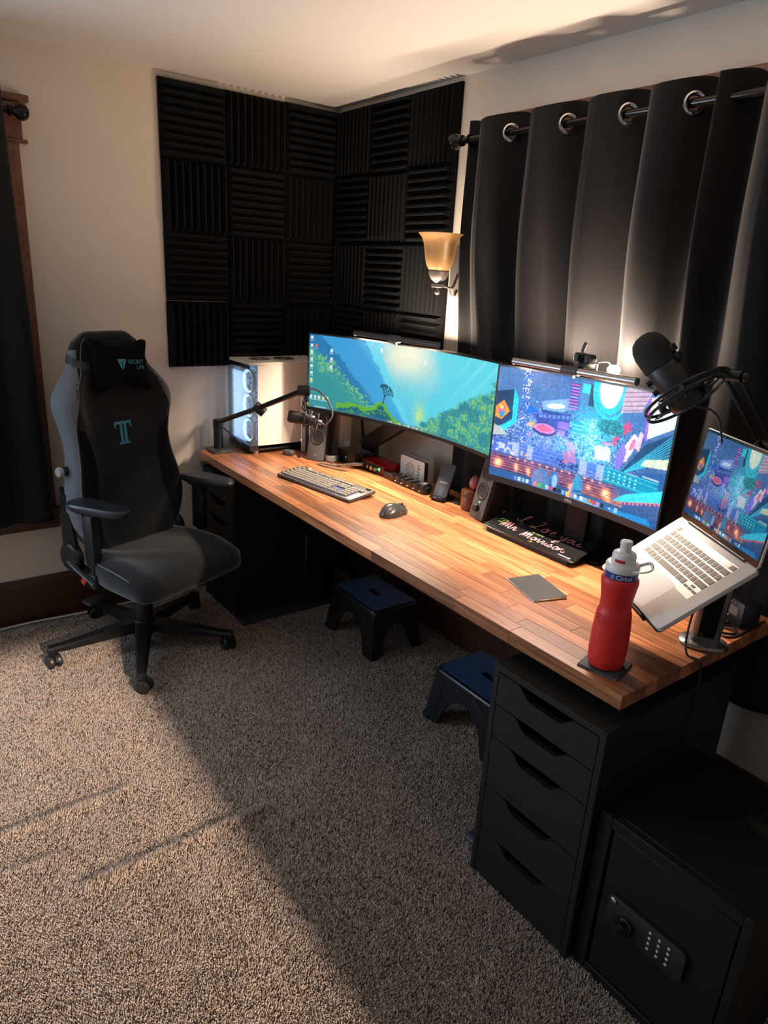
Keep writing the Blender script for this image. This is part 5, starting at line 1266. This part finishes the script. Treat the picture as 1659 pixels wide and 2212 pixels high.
# ---- mouse
ms = thing('computer_mouse', 'black sculpted computer mouse right of the keyboard', 'mouse', (1.315, -.525, Z), 12); mat('mouse_black', (.045, .043, .042), .28)
def mouse():
    rings = []; n = 36
    for i in range(17):
        t = i / 16; y = -.064 + .128 * t; w = .036 * (math.sin(PI * min(1, max(0, .06 + .88 * t))) ** .42) * (1 - .10 * math.exp(-((t - .6) / .15) ** 2)); hh = .040 * (math.sin(PI * (.10 + .80 * (1 - (1 - t) ** 1.25) * .98)) ** .8) * (1 - .25 * t) + .003
        ring = []
        for q in range(n):
            a = 2 * PI * q / n; c, s = math.cos(a), math.sin(a); xx = w * math.copysign(abs(c) ** .8, c) - .012 * (c < 0) * abs(c) * math.exp(-((t - .5) / .3) ** 2); zz = .003 + (hh * abs(s) ** .75 + (.006 if s > .2 else 0) * (1 - abs(c)) - .008 * (c > .3) * max(0, s)) if s > 0 else .003
            ring.append((xx, y, max(.0015, zz)))
        rings.append(ring)
    bm = new(); loft(bm, rings); return obj('shell', bm, 'mouse_black', ms, ang=60)
mouse()
bm = new(); cyl(bm, (-.004, .040, .030), (.005, .040, .030), .0105, n=20); obj('scroll_wheel', bm, 'black_metal', ms)
for q in (0, 1):
    bm = new(); box(bm, -.034, .012 + q * .018, .018, -.026, .026 + q * .018, .024, .002, M=T(0, 0, 0)); obj('side_button', bm, 'black_gloss', ms)
bm = new(); prism(bm, [(x * .95, y * .98) for x, y in rrect(.076, .124, .03, 5, -.004, 0)], 0, .003); obj('sole', bm, 'dark_rubber', ms)

# ---- trackpad
tp = thing('trackpad', 'thin dark grey trackpad near the red bottle', 'trackpad', (2.078, -.552, Z), -17.5); mat('pad_grey', (.018, .019, .022), .55, spec=.25)
bm = new(); pr = [(-.0565, .0), (.0565, .0), (.0565, .0095), (-.0565, .0035)]; prism(bm, pr, -.082, .082, Matrix(((0, 0, 1, 0), (1, 0, 0, 0), (0, 1, 0, 0), (0, 0, 0, 1))), .0012); obj('body', bm, 'aluminium', tp)
bm = new(); loft(bm, [[(-.081, -.0555, .0040), (.081, -.0555, .0040), (.081, .0555, .0099), (-.081, .0555, .0099)], [(-.081, -.0555, .0047), (.081, -.0555, .0047), (.081, .0555, .0106), (-.081, .0555, .0106)]]); obj('touch_surface', bm, 'pad_grey', tp, smooth=False)

# ---- slate coaster and red bottle
mat('slate', (.035, .035, .036), .7, noise=(30, .35), bump=(60, .003))
ct = new(); rj = random.Random(4); n = 44; A = []; 
for i in range(n):
    s_ = i / n * 4; k_ = int(s_); t_ = s_ - k_; c4 = [(-1, -1), (1, -1), (1, 1), (-1, 1), (-1, -1)]; x = c4[k_][0] + (c4[k_ + 1][0] - c4[k_][0]) * t_; y = c4[k_][1] + (c4[k_ + 1][1] - c4[k_][1]) * t_
    A.append((x * (.052 + rj.uniform(-.0022, .0012)), y * (.052 + rj.uniform(-.0022, .0012))))
loft(ct, [[(x, y, 0) for x, y in A], [(x * .985 + rj.uniform(-.001, .001), y * .985, .0045) for x, y in A], [(x * .955 + rj.uniform(-.001, .001), y * .955, .0062) for x, y in A]]); co = obj('slate_coaster', ct, 'slate'); co.location = (2.474, -.741, Z); co.rotation_euler.z = math.radians(14); tag(co, 'square rough-edged slate coaster under the red bottle', 'coaster')
mat('bottle_red', (.62, .016, .014), .5, bump=(300, .0002), sss=.0); mat('bottle_white', (.74, .72, .68), .35); mat('band_blue', (.012, .04, .24), .35); mat('label_red', (.5, .02, .06), .4); mat('print_white', (.75, .76, .8), .5)
bt = thing('water_bottle', 'red rubbery sports bottle with white cap on slate coaster', 'bottle', (2.474, -.741, Z + .0064))
prof = [(0, 0), (.036, 0), (.0415, .003), (.0435, .012), (.0455, .04), (.0455, .08), (.0435, .115), (.0405, .145), (.0400, .1465), (.0378, .150), (.0368, .165), (.0380, .185), (.0410, .205), (.0432, .218), (.0437, .226), (.0425, .233), (.0395, .2365), (.038, .237)]
bm = new(); lathe(bm, prof, 48); body = obj('sleeve', bm, 'bottle_red', bt)
bm = new()
for rr_ in range(7):
    for q in range(20):
        if rr_ > 5 - abs(q - 10) * .55: continue
        a = math.radians(205 + q * 6.2 + (rr_ % 2) * 3.1); zz = .140 - rr_ * .0058; r_ = np.interp(zz, [p[1] for p in prof], [p[0] for p in prof]); sphere(bm, (r_ * math.cos(a), r_ * math.sin(a), zz), .0017, 6)
obj('grip_dots', bm, 'bottle_red', body)
bm = new(); lathe(bm, [(.0375, .236), (.0385, .2365), (.0385, .2525), (.0375, .253)], 48, cap=False); bd = obj('logo_band', bm, 'band_blue', bt)
bm = new(); lathe(bm, [(.0385, .2527), (.0392, .254), (.0392, .266), (.036, .271), (.0275, .2735), (.0275, .290), (.0255, .296), (.0205, .299), (.0135, .3005), (.013, .314), (.0142, .3165), (.0142, .323), (.0125, .3255), (0, .3258)], 40); cap_ = obj('cap', bm, 'bottle_white', bt)
def wrap_text(o, r, a0, zc):
    for v in o.data.vertices:
        a = a0 + v.co.x / r; rr_ = r + v.co.z; z = zc + v.co.y; v.co = (rr_ * math.cos(a), rr_ * math.sin(a), z)
camang = math.atan2(CAM_POS[1] + .741, CAM_POS[0] - 2.474)
tx = text('lettering', 'Cirkul', .0155, Matrix(), 'print_white', bd, .0003, 'LEFT'); wrap_text(tx, .0387, camang - .28, .2443)
bm = new()
for px_, py_ in ((0, 0), (1, .5), (-1, -.5), (0, 1), (0, -1), (1, -.5), (-1, .5), (.5, 1.2), (-.5, -1.3)):
    a = camang - .47 + px_ * .075; sphere(bm, (.0386 * math.cos(a), .0386 * math.sin(a), .2443 + py_ * .0038), .0012, 6)
obj('dot_logo', bm, 'print_white', bd)
bm = new(); t = bmesh.new(); r_ = .0278; VV = []
for i in range(13):
    a = camang - .75 + i * .075; VV.append([t.verts.new((r_ * math.cos(a), r_ * math.sin(a), zz)) for zz in (.2765, .2845)])
for i in range(12): t.faces.new((VV[i][0], VV[i + 1][0], VV[i + 1][1], VV[i][1]))
_merge(bm, t); plabel(obj('flavour_label', bm, 'label_red', cap_), 'small crimson flavour label')
ca_, sa_ = math.cos(camang + 1.15), math.sin(camang + 1.15); side = Vector((-sa_, ca_, 0)); outv = Vector((ca_, sa_, 0))
bm = new(); tube(bm, [outv * .034 - side * .018 + Vector((0, 0, .262)), outv * .060 - side * .014 + Vector((0, 0, .270)), outv * .070 + Vector((0, 0, .277)), outv * .058 + side * .014 + Vector((0, 0, .284)), outv * .034 + side * .016 + Vector((0, 0, .270))], .0042, 8, k=6, flat=.7); obj('carry_loop', bm, 'bottle_white', cap_)

# ---- glass message board
mat('board_black', (.010, .010, .011), .14); mat('chalk_pink', (.62, .22, .23), .6); mat('chalk_green', (.30, .52, .06), .6); mat('chalk_amber', (.45, .25, .05), .6); mat('chalk_grey', (.12, .11, .11), .6)
gb = thing('message_board', 'black glass message board with handwritten neon notes under the city monitor', 'message board', (1.815, -.325, Z))
SL = math.radians(14); bw, bd_ = .424, .165; BMx = axes((-bw / 2, 0, .020), (1, 0, 0), (0, math.cos(SL), math.sin(SL)))
bm = new(); pr = [(.012, 0), (.068, 0), (.068, .031), (.012, .0165)]; prism(bm, pr, -bw / 2 + .012, bw / 2 - .03, Matrix(((0, 0, 1, 0), (1, 0, 0, 0), (0, 1, 0, 0), (0, 0, 0, 1)))); obj('base', bm, 'black_plastic', gb, smooth=False)
bm = new(); prism(bm, rrect(bw, bd_, .008, 4, bw / 2, bd_ / 2), -.005, 0, BMx, .001); glass = obj('writing_surface', bm, 'board_black', gb)
def wr(name, strokes, x, y, s, r, m, dy=0.0):
    bm = new()
    for st in strokes: tube(bm, [BMx @ Vector((x + px_ * s, y + py_ * s + px_ * s * dy, .0004)) for px_, py_ in st], r, 6, k=5, flat=.35)
    return plabel(obj(name, bm, m, glass), '') 
def letters(word):
    G = {'I': ([[(.0, .35), (.08, .18), (.25, .18), (.45, .55), (.58, 1.0), (.50, 1.05), (.38, .7), (.38, .3), (.5, .05), (.68, .1)]], .8),
         'L': ([[(.35, .85), (.45, 1.0), (.62, .95), (.5, .55), (.35, .2), (.12, .05), (.02, .15), (.15, .28), (.35, .15), (.6, .02), (.85, .15)]], .85),
         'o': ([[(.1, .25), (.25, .5), (.42, .48), (.45, .2), (.28, .02), (.1, .12), (.12, .35), (.35, .48), (.6, .42)]], .58),
         'v': ([[(0, .45), (.12, .4), (.2, .05), (.28, .02), (.45, .45), (.6, .40)]], .55),
         'e': ([[(0, .2), (.3, .28), (.38, .45), (.25, .52), (.1, .3), (.15, .05), (.35, .02), (.55, .15)]], .55),
         'y': ([[(0, .5), (.08, .2), (.25, .1), (.42, .45)], [(.5, .55), (.4, .1), (.25, -.4), (.05, -.5), (.0, -.35), (.3, -.1), (.6, .15)]], .62),
         'u': ([[(0, .48), (.05, .12), (.2, .02), (.4, .25), (.48, .48), (.46, .1), (.6, .02), (.75, .2)]], .75),
         'M': ([[(0, .0), (.1, .4), (.2, .85), (.25, .6), (.25, .1)], [(.25, .1), (.4, .6), (.55, .85), (.58, .5), (.55, .1)], [(.55, .1), (.7, .6), (.85, .8), (.9, .4), (.85, .1), (1.0, .02), (1.15, .2)]], 1.15),
         'r': ([[(0, .1), (.1, .45), (.18, .52), (.3, .45), (.28, .15), (.4, .03), (.55, .18)]], .52),
         'i': ([[(0, .1), (.12, .48), (.12, .12), (.25, .03), (.38, .2)]], .36),
         's': ([[(0, .1), (.2, .5), (.28, .4), (.35, .12), (.2, .0), (.05, .08), (.3, .06), (.5, .18)]], .5),
         'n': ([[(0, .02), (.08, .45), (.12, .2), (.3, .5), (.42, .45), (.42, .12), (.55, .02), (.72, .1), (.75, .25), (.62, .22)]], .75)}
    out, x = [], 0
    for ch in word:
        if ch == ' ': x += .45; continue
        st, w_ = G[ch]; out += [[(px_ + x, py_) for px_, py_ in q] for q in st]; x += w_
    return out
def write(word, x, y, s, r, m, dy=0.0): o = wr('handwriting', letters(word), x, y, s, r, m, dy); o['label'] = 'handwritten words in ' + {'chalk_pink': 'pink'}[m] + ' marker'
write('I Lo', .075, .094, .058, .0014, 'chalk_pink', -.02); write('ve you', .212, .094, .048, .0014, 'chalk_pink', -.02)
write('Mr', .052, .036, .046, .0021, 'chalk_pink', .0); write('Morrison', .162, .028, .040, .0021, 'chalk_pink', .0)
bm = new(); prism(bm, [(0, -.005), (.006, .002), (.005, .005), (.0025, .006), (0, .0035), (-.0025, .006), (-.005, .005), (-.006, .002)], 0, .0006, BMx @ T(.285, .062, 0)); obj('heart', bm, 'chalk_pink', glass, smooth=False)
for b_, x_, y_ in (('you are', .043, .078), ('so', .046, .068), ('amazing', .046, .057)): text('handwriting', b_, .0125, BMx @ T(x_, y_, .0003), 'chalk_green', glass, .0002, 'CENTER', .3)
text('handwriting', 'my soy pop', .0115, BMx @ T(.212, .071, .0003), 'chalk_green', glass, .0002, 'CENTER', .3); text('handwriting', 'lu', .014, BMx @ T(.222, .018, .0003), 'chalk_amber', glass, .0002, 'CENTER', .5, 1.6)
bm = new(); box(bm, .352, .014, 0, .398, .0165, .0005, M=BMx); prism(bm, [(.396, .0105), (.404, .0152), (.396, .020)], 0, .0005, BMx); obj('arrow_print', bm, 'print_white', glass, smooth=False)

# ---- laptop on its stand
LO = Vector((2.4936, -.5593, 1.0069)); LX = Vector((.83688, -.54725, .0121)); LY = Vector((.43031, .67138, .60339)); LZ = LX.cross(LY)
LMx = axes(LO, LX, LY, LZ); lp = thing('laptop', 'open silver laptop showing the neon city on a tilted stand', 'laptop', LO, rot=LMx.to_euler()); lw, ld = .358, .246; lp.scale = (1.04, 1.04, 1.04)
mat('laptop_silver', (.58, .54, .515), .42, metal=.15); mat('laptop_key', (.21, .18, .15), .6, spec=.3); mat('touch_bar', (.36, .32, .29), .25); mat('trackpad_silver', (.57, .535, .51), .5)
bm = new(); prism(bm, rrect(lw, ld, .012, 6), -.011, 0, None, .0012); deck = obj('base', bm, 'laptop_silver', lp)
pk_ = .0191; xk = -pk_ * 7.25; 
def lrow(y, widths, dp=.0172):
    x = xk
    for w_ in widths: place_key(deck, x + w_ * pk_ / 2, y, w_ * pk_, dp, .0001, 'laptop_key', .0011, 'lap'); x += w_ * pk_
bm = new(); box(bm, xk, -.030, -.0002, -xk, .099, .0002); obj('key_well', bm, 'laptop_silver', deck, smooth=False)
bm = new(); box(bm, xk + pk_ * 1.1, .084, .0002, -xk - pk_ * 1.05, .0965, .0010); obj('touch_bar', bm, 'touch_bar', deck, smooth=False)
place_key(deck, xk + pk_ * .5, .0902, pk_, .0145, .0001, 'laptop_key', .0011, 'lap'); place_key(deck, -xk - pk_ * .5, .0902, pk_, .0145, .0001, 'laptop_key', .0011, 'lap')
lrow(.072, [1] * 13 + [1.5]); lrow(.053, [1.5] + [1] * 13); lrow(.034, [1.75] + [1] * 11 + [1.75]); lrow(.015, [2.25] + [1] * 10 + [2.25]); lrow(-.004, [1, 1, 1, 1.25, 5, 1.25, 1])
xa_ = xk + pk_ * 11.6
for q in range(3): place_key(deck, xa_ + pk_ * (.45 + q * .97), -.0087, pk_ * .97, .0085, .0001, 'laptop_key', .0011, 'lap')
place_key(deck, xa_ + pk_ * 1.42, .0006, pk_ * .97, .0085, .0001, 'laptop_key', .0011, 'lap')
bm = new(); prism(bm, rrect(.155, .094, .005, 4, 0, -.070), -.0002, .00035, None); obj('trackpad', bm, 'trackpad_silver', deck, smooth=False)
SA = .818; SMx = axes((0, ld / 2 - .004, .001), (1, 0, 0), (0, math.cos(SA), math.sin(SA)))   # local z faces the user
bm = new(); prism(bm, rrect(lw, .240, .010, 6, 0, .120), -.0055, 0, SMx, .001); lid = obj('display_lid', bm, 'laptop_silver', lp)
bm = new(); prism(bm, rrect(lw - .004, .236, .008, 6, 0, .120), 0, .0006, SMx); obj('display_bezel', bm, 'black_gloss', lid, smooth=False)
NX3, NZ3 = 240, 148
sc_ = curved_screen('display_picture', .342, .214, 0, NX3, NZ3, city(NX3, NZ3, .8), MATS['screen_laptop'], lid); sc_.matrix_basis = SMx @ T(0, .124, .0009) @ RX(-90)
text('logo', 'MacBook Pro', .006, SMx @ T(0, .009, .0008), 'logo_grey', lid, .0001)
bm = new(); cyl(bm, (-.13, ld / 2 - .003, .001), (.13, ld / 2 - .003, .001), .0045, n=12); obj('hinge', bm, 'black_plastic', lp)
ls = thing('laptop_stand', 'silver pillar laptop stand on the near right desk corner', 'laptop stand', (2.545, -.415, Z)); so = Vector((2.545, -.415, Z)); mat('stand_silver', (.30, .29, .28), .3, metal=.9)
bm = new(); cushion(bm, sup(.062, .047, 2.4), [(0, 0), (.95, 0), (1, .003), (1, .008), (.93, .012), (.6, .014), (0, .014)], RZ(35)); obj('base', bm, 'stand_silver', ls)
bm = new(); CMx = T(0, 0, .012) @ RZ(35); prism(bm, rrect(.075, .036, .014, 5), 0, .25, CMx @ RX(9), .001); obj('column', bm, 'stand_silver', ls)
bm = new(); box(bm, -.022, -.0195, .02, .022, -.017, .23, .003, M=CMx @ RX(9)); obj('column_inlay', bm, 'black_gloss', ls)
pc_ = LO - LZ * .0125 - so; bm = new(); tube(bm, [(0, -.04, .245), (.0, -.075, .262), (pc_ + LY * .07 - LZ * .03)[:], (pc_ + LY * .02 - LZ * .026)[:]], .014, 10, k=4); obj('bracket', bm, 'black_metal', ls)
bm = new(); prism(bm, rrect(.34, .262, .015, 4), -.0235, -.0125, T(*(LO - so)) @ LMx.to_3x3().to_4x4(), .001); obj('tray', bm, 'black_plastic', ls)
bm = new()
box(bm, -.11, -.138, -.018, .11, -.130, .002, .003, M=T(*(LO - so)) @ LMx.to_3x3().to_4x4()); obj('retaining_lip', bm, 'black_plastic', ls)
uh = thing('power_adapter', 'black adapter block with a grey label behind the laptop stand', 'adapter', (2.522, -.195, Z), -25)
bm = new(); box(bm, -.05, -.03, 0, .05, .03, .075, .006, 2); obj('body', bm, 'black_plastic', uh); bm = new(); box(bm, -.03, -.0315, .03, .03, -.0298, .055); obj('label', bm, 'label_grey', uh, smooth=False); mat('label_grey', (.20, .17, .15), .5)
for q in range(3):
    bm = new(); sphere(bm, (-.012 + q * .012, -.030, .064), .0022, 6); obj('indicator', bm, 'led_grey', uh)
bm = new(); sphere(bm, (-.008, -.0305, .02), .0028, 6); obj('status_light', bm, 'led_white', uh)
lc = thing('charging_cable', 'black cable hanging over the desk edge before the laptop stand', 'cable', (2.51, -.50, Z))
bm = new(); tube(bm, [(.06, .10, .22), (.035, .02, .17), (.03, -.0, .06), (.045, -.01, .004), (.078, -.012, .003), (.091, -.0125, -.03), (.0935, -.01, -.18), (.095, .0, -.40)], .0028, 6, k=6); obj('lead', bm, 'cable_black', lc)
dc = thing('usb_cable', 'tangled dark cable lying at the right rear desk corner', 'cable', (2.55, -.25, Z))
bm = new(); tube(bm, [(-.03, .02, .003), (-.045, -.03, .003), (-.015, -.06, .003), (.012, -.035, .003), (-.005, -.005, .0075), (-.03, -.035, .0075), (.0, -.075, .0035), (.022, -.05, .003), (.024, .05, .003), (.02, .12, .003)], .003, 6, k=6); obj('lead', bm, 'cable_black', dc)

# ---- big USB microphone on a boom arm at the right
bmk = thing('podcast_microphone', 'large black capsule microphone in a ring shock mount at the right', 'microphone', (2.46, -.63, 1.42)); bo = Vector((2.46, -.63, 1.42))
pa, pb = Vector((2.374, -.665, 1.553)) - bo, Vector((2.482, -.615, 1.425)) - bo; M2, l2 = frame_to(pb, pa)
mat('mic_black', (.014, .013, .013), .4)
bm = new(); lathe(bm, [(0, -.012), (.034, -.012), (.0395, -.006), (.0405, 0), (.0405, .098), (.039, .1)], 40, M2); obj('body', bm, 'mic_black', bmk)
bm = new(); lathe(bm, [(.039, .1), (.0415, .1005), (.0415, .140), (.038, .158), (.029, .173), (.015, .181), (0, .183)], 40, M2); obj('grille', bm, 'mic_foam', bmk); mat('mic_foam', (.007, .007, .007), .75, bump=(600, .001))
camd = (Vector(CAM_POS) - bo).normalized()
for q in range(3):
    ang = math.radians(-78); bm = new(); cyl(bm, M2 @ Vector((.040 * math.cos(ang), .040 * math.sin(ang), .03 + q * .026)), M2 @ Vector((.050 * math.cos(ang), .050 * math.sin(ang), .03 + q * .026)), .007, n=14); obj('knob', bm, 'mic_black', bmk)
for q in (.09, .112):
    ang = math.radians(75); bm = new(); box(bm, .039, -.012, q, .048, .012, q + .016, .002, M=M2 @ RZ(75)); obj('mount_lug', bm, 'mic_black', bmk)
MR = M2 @ T(.012, .0, .012) @ RY(-16)
for rr_, zz in ((.088, -.006), (.088, .008)):
    bm = new(); torus(bm, rr_, .0038, MR @ T(0, 0, zz), 44, 8); obj('outer_ring', bm, 'mic_black', bmk)
bm = new(); torus(bm, .048, .0032, MR, 36, 8); obj('inner_ring', bm, 'mic_black', bmk)
for q in range(8):
    a = q * PI / 4; a2 = a + (.35 if q % 2 else -.35); bm = new(); tube(bm, [MR @ Vector((.048 * math.cos(a), .048 * math.sin(a), 0)), MR @ Vector((.088 * math.cos(a2), .088 * math.sin(a2), .0))], .0017, 6); obj('elastic_cord', bm, 'mic_black', bmk)
for q in range(4):
    a = q * PI / 2 + .4; bm = new(); box(bm, .044, -.009, -.012, .058, .009, .012, .002, M=MR @ RZ(math.degrees(a))); obj('clamp_block', bm, 'mic_black', bmk)
ba = thing('boom_arm', 'black spring boom arm rising behind the laptop to the large microphone', 'boom arm', (2.415, -.125, Z)); ao = Vector((2.415, -.125, Z))
k0, k1, k2 = Vector((2.512, -.505, 1.485)) - ao, Vector((2.515, -.235, 1.285)) - ao, Vector((2.415, -.125, .80)) - ao
sd = Vector((.013, 0, .008))
for s in (-1, 1):
    bm = new(); tube(bm, [k0 + sd * s, k1 + sd * s], .0065, 8); obj('upper_tube', bm, 'black_metal', ba); bm = new(); tube(bm, [k1 + sd * s, k2 + Vector((.013 * s, 0, 0))], .0065, 8); obj('lower_tube', bm, 'black_metal', ba)
bm = new(); cyl(bm, k1 + Vector((-.03, 0, 0)), k1 + Vector((.03, 0, 0)), .019, n=18); obj('elbow', bm, 'black_plastic', ba); bm = new(); cyl(bm, k0 + Vector((-.022, 0, .0)), k0 + Vector((.026, 0, .0)), .014, n=16); sphere(bm, k0 + Vector((.034, 0, 0)), .011, 12); tube(bm, [k0, k0 + Vector((-.012, -.03, .012)), (MR @ Vector((.088, .02, 0))) + bo - ao], .008, 8, k=3); obj('head_joint', bm, 'black_plastic', ba)
bm = new(); box(bm, -.03, -.03, 0, .03, .03, .012, .003); cyl(bm, (0, 0, .01), (0, 0, .05), .016, n=18); obj('clamp', bm, 'black_metal', ba)
bm = new(); tube(bm, [k1 + Vector((.0, -.06, .03)), k1 + Vector((-.03, -.14, -.03)), k1 + Vector((-.05, -.2, .09)), Vector((2.47, -.56, 1.41)) - ao], .0025, 6, k=6); obj('microphone_cable', bm, 'cable_black', ba)

# ---- wall sconce beside the curtain
sn = thing('wall_sconce', 'unlit wall sconce with an amber glass bell shade beside the curtain', 'wall lamp', (1.0, -.002, 1.62)); mat('amber_glass', (.36, .20, .072), .4, noise=(16, .12)); mat('bronze', (.13, .11, .10), .5, metal=.5)
bm = new(); prism(bm, rrect(.10, .21, .03, 6, 0, .07), 0, .014, axes((.0, 0, 0), (1, 0, 0), (0, 0, 1), (0, -1, 0)), .003); obj('back_plate', bm, 'bronze', sn)
bm = new(); lathe(bm, [(.028, .056), (.040, .066), (.052, .085), (.060, .112), (.065, .145), (.070, .172), (.079, .192), (.092, .205), (.0935, .208), (.090, .207), (.077, .195), (.067, .173), (.062, .145), (.057, .113), (.049, .087), (.037, .069), (.026, .060)], 44, T(.03, -.145, 0), cap=False); obj('glass_shade', bm, 'amber_glass', sn)
bm = new(); lathe(bm, [(0, .018), (.012, .019), (.030, .032), (.040, .05), (.042, .064), (.036, .066), (0, .064)], 30, T(.03, -.145, 0)); obj('shade_holder', bm, 'bronze', sn)
bm = new(); box(bm, .0, -.156, .0, .058, -.134, .016, .002); obj('bracket', bm, 'bronze', sn)
bm = new(); sphere(bm, (.03, -.145, -.018), .0115, 14); cyl(bm, (.03, -.145, -.012), (.03, -.145, .002), .004, n=8); obj('finial_ball', bm, 'bronze', sn)
for q in (0, 1):
    bm = new(); tube(bm, [(.05, -.14, .008), (.045, -.085, .0), (.015 - q * .0, -.04, .02 if q == 0 else -.03), (.0, -.012, .06 if q == 0 else -.008)], .006, 8, k=5, flat=.5); obj('scroll_arm', bm, 'bronze', sn)
# ---- cables along the left baseboard and under the desk
lb = thing('floor_cable', 'pale cable lying along the foot of the left wall', 'cable', (.05, -1.4, 0)); bm = new(); tube(bm, [(.0, -.9, .02), (.012, -.5, .022), (.0, -.25, .02), (.02, .0, .022), (.01, .3, .02), (.012, .55, .02)], .004, 6, k=6); obj('lead', bm, 'cable_white', lb)
hw_ = thing('hanging_cable', 'thin white cable hanging down under the desk above the far stool', 'cable', (1.0, -.40, .42)); bm = new(); tube(bm, [(.03, -.02, .315), (.03, -.0, .20), (.02, .04, .08), (-.04, .13, .0), (-.16, .28, .035), (-.24, .33, .04)], .002, 6, k=6); obj('lead', bm, 'cable_white', hw_)
for _me, _m in PENDING: _me.materials.append(MATS[_m] if isinstance(_m, str) else _m)
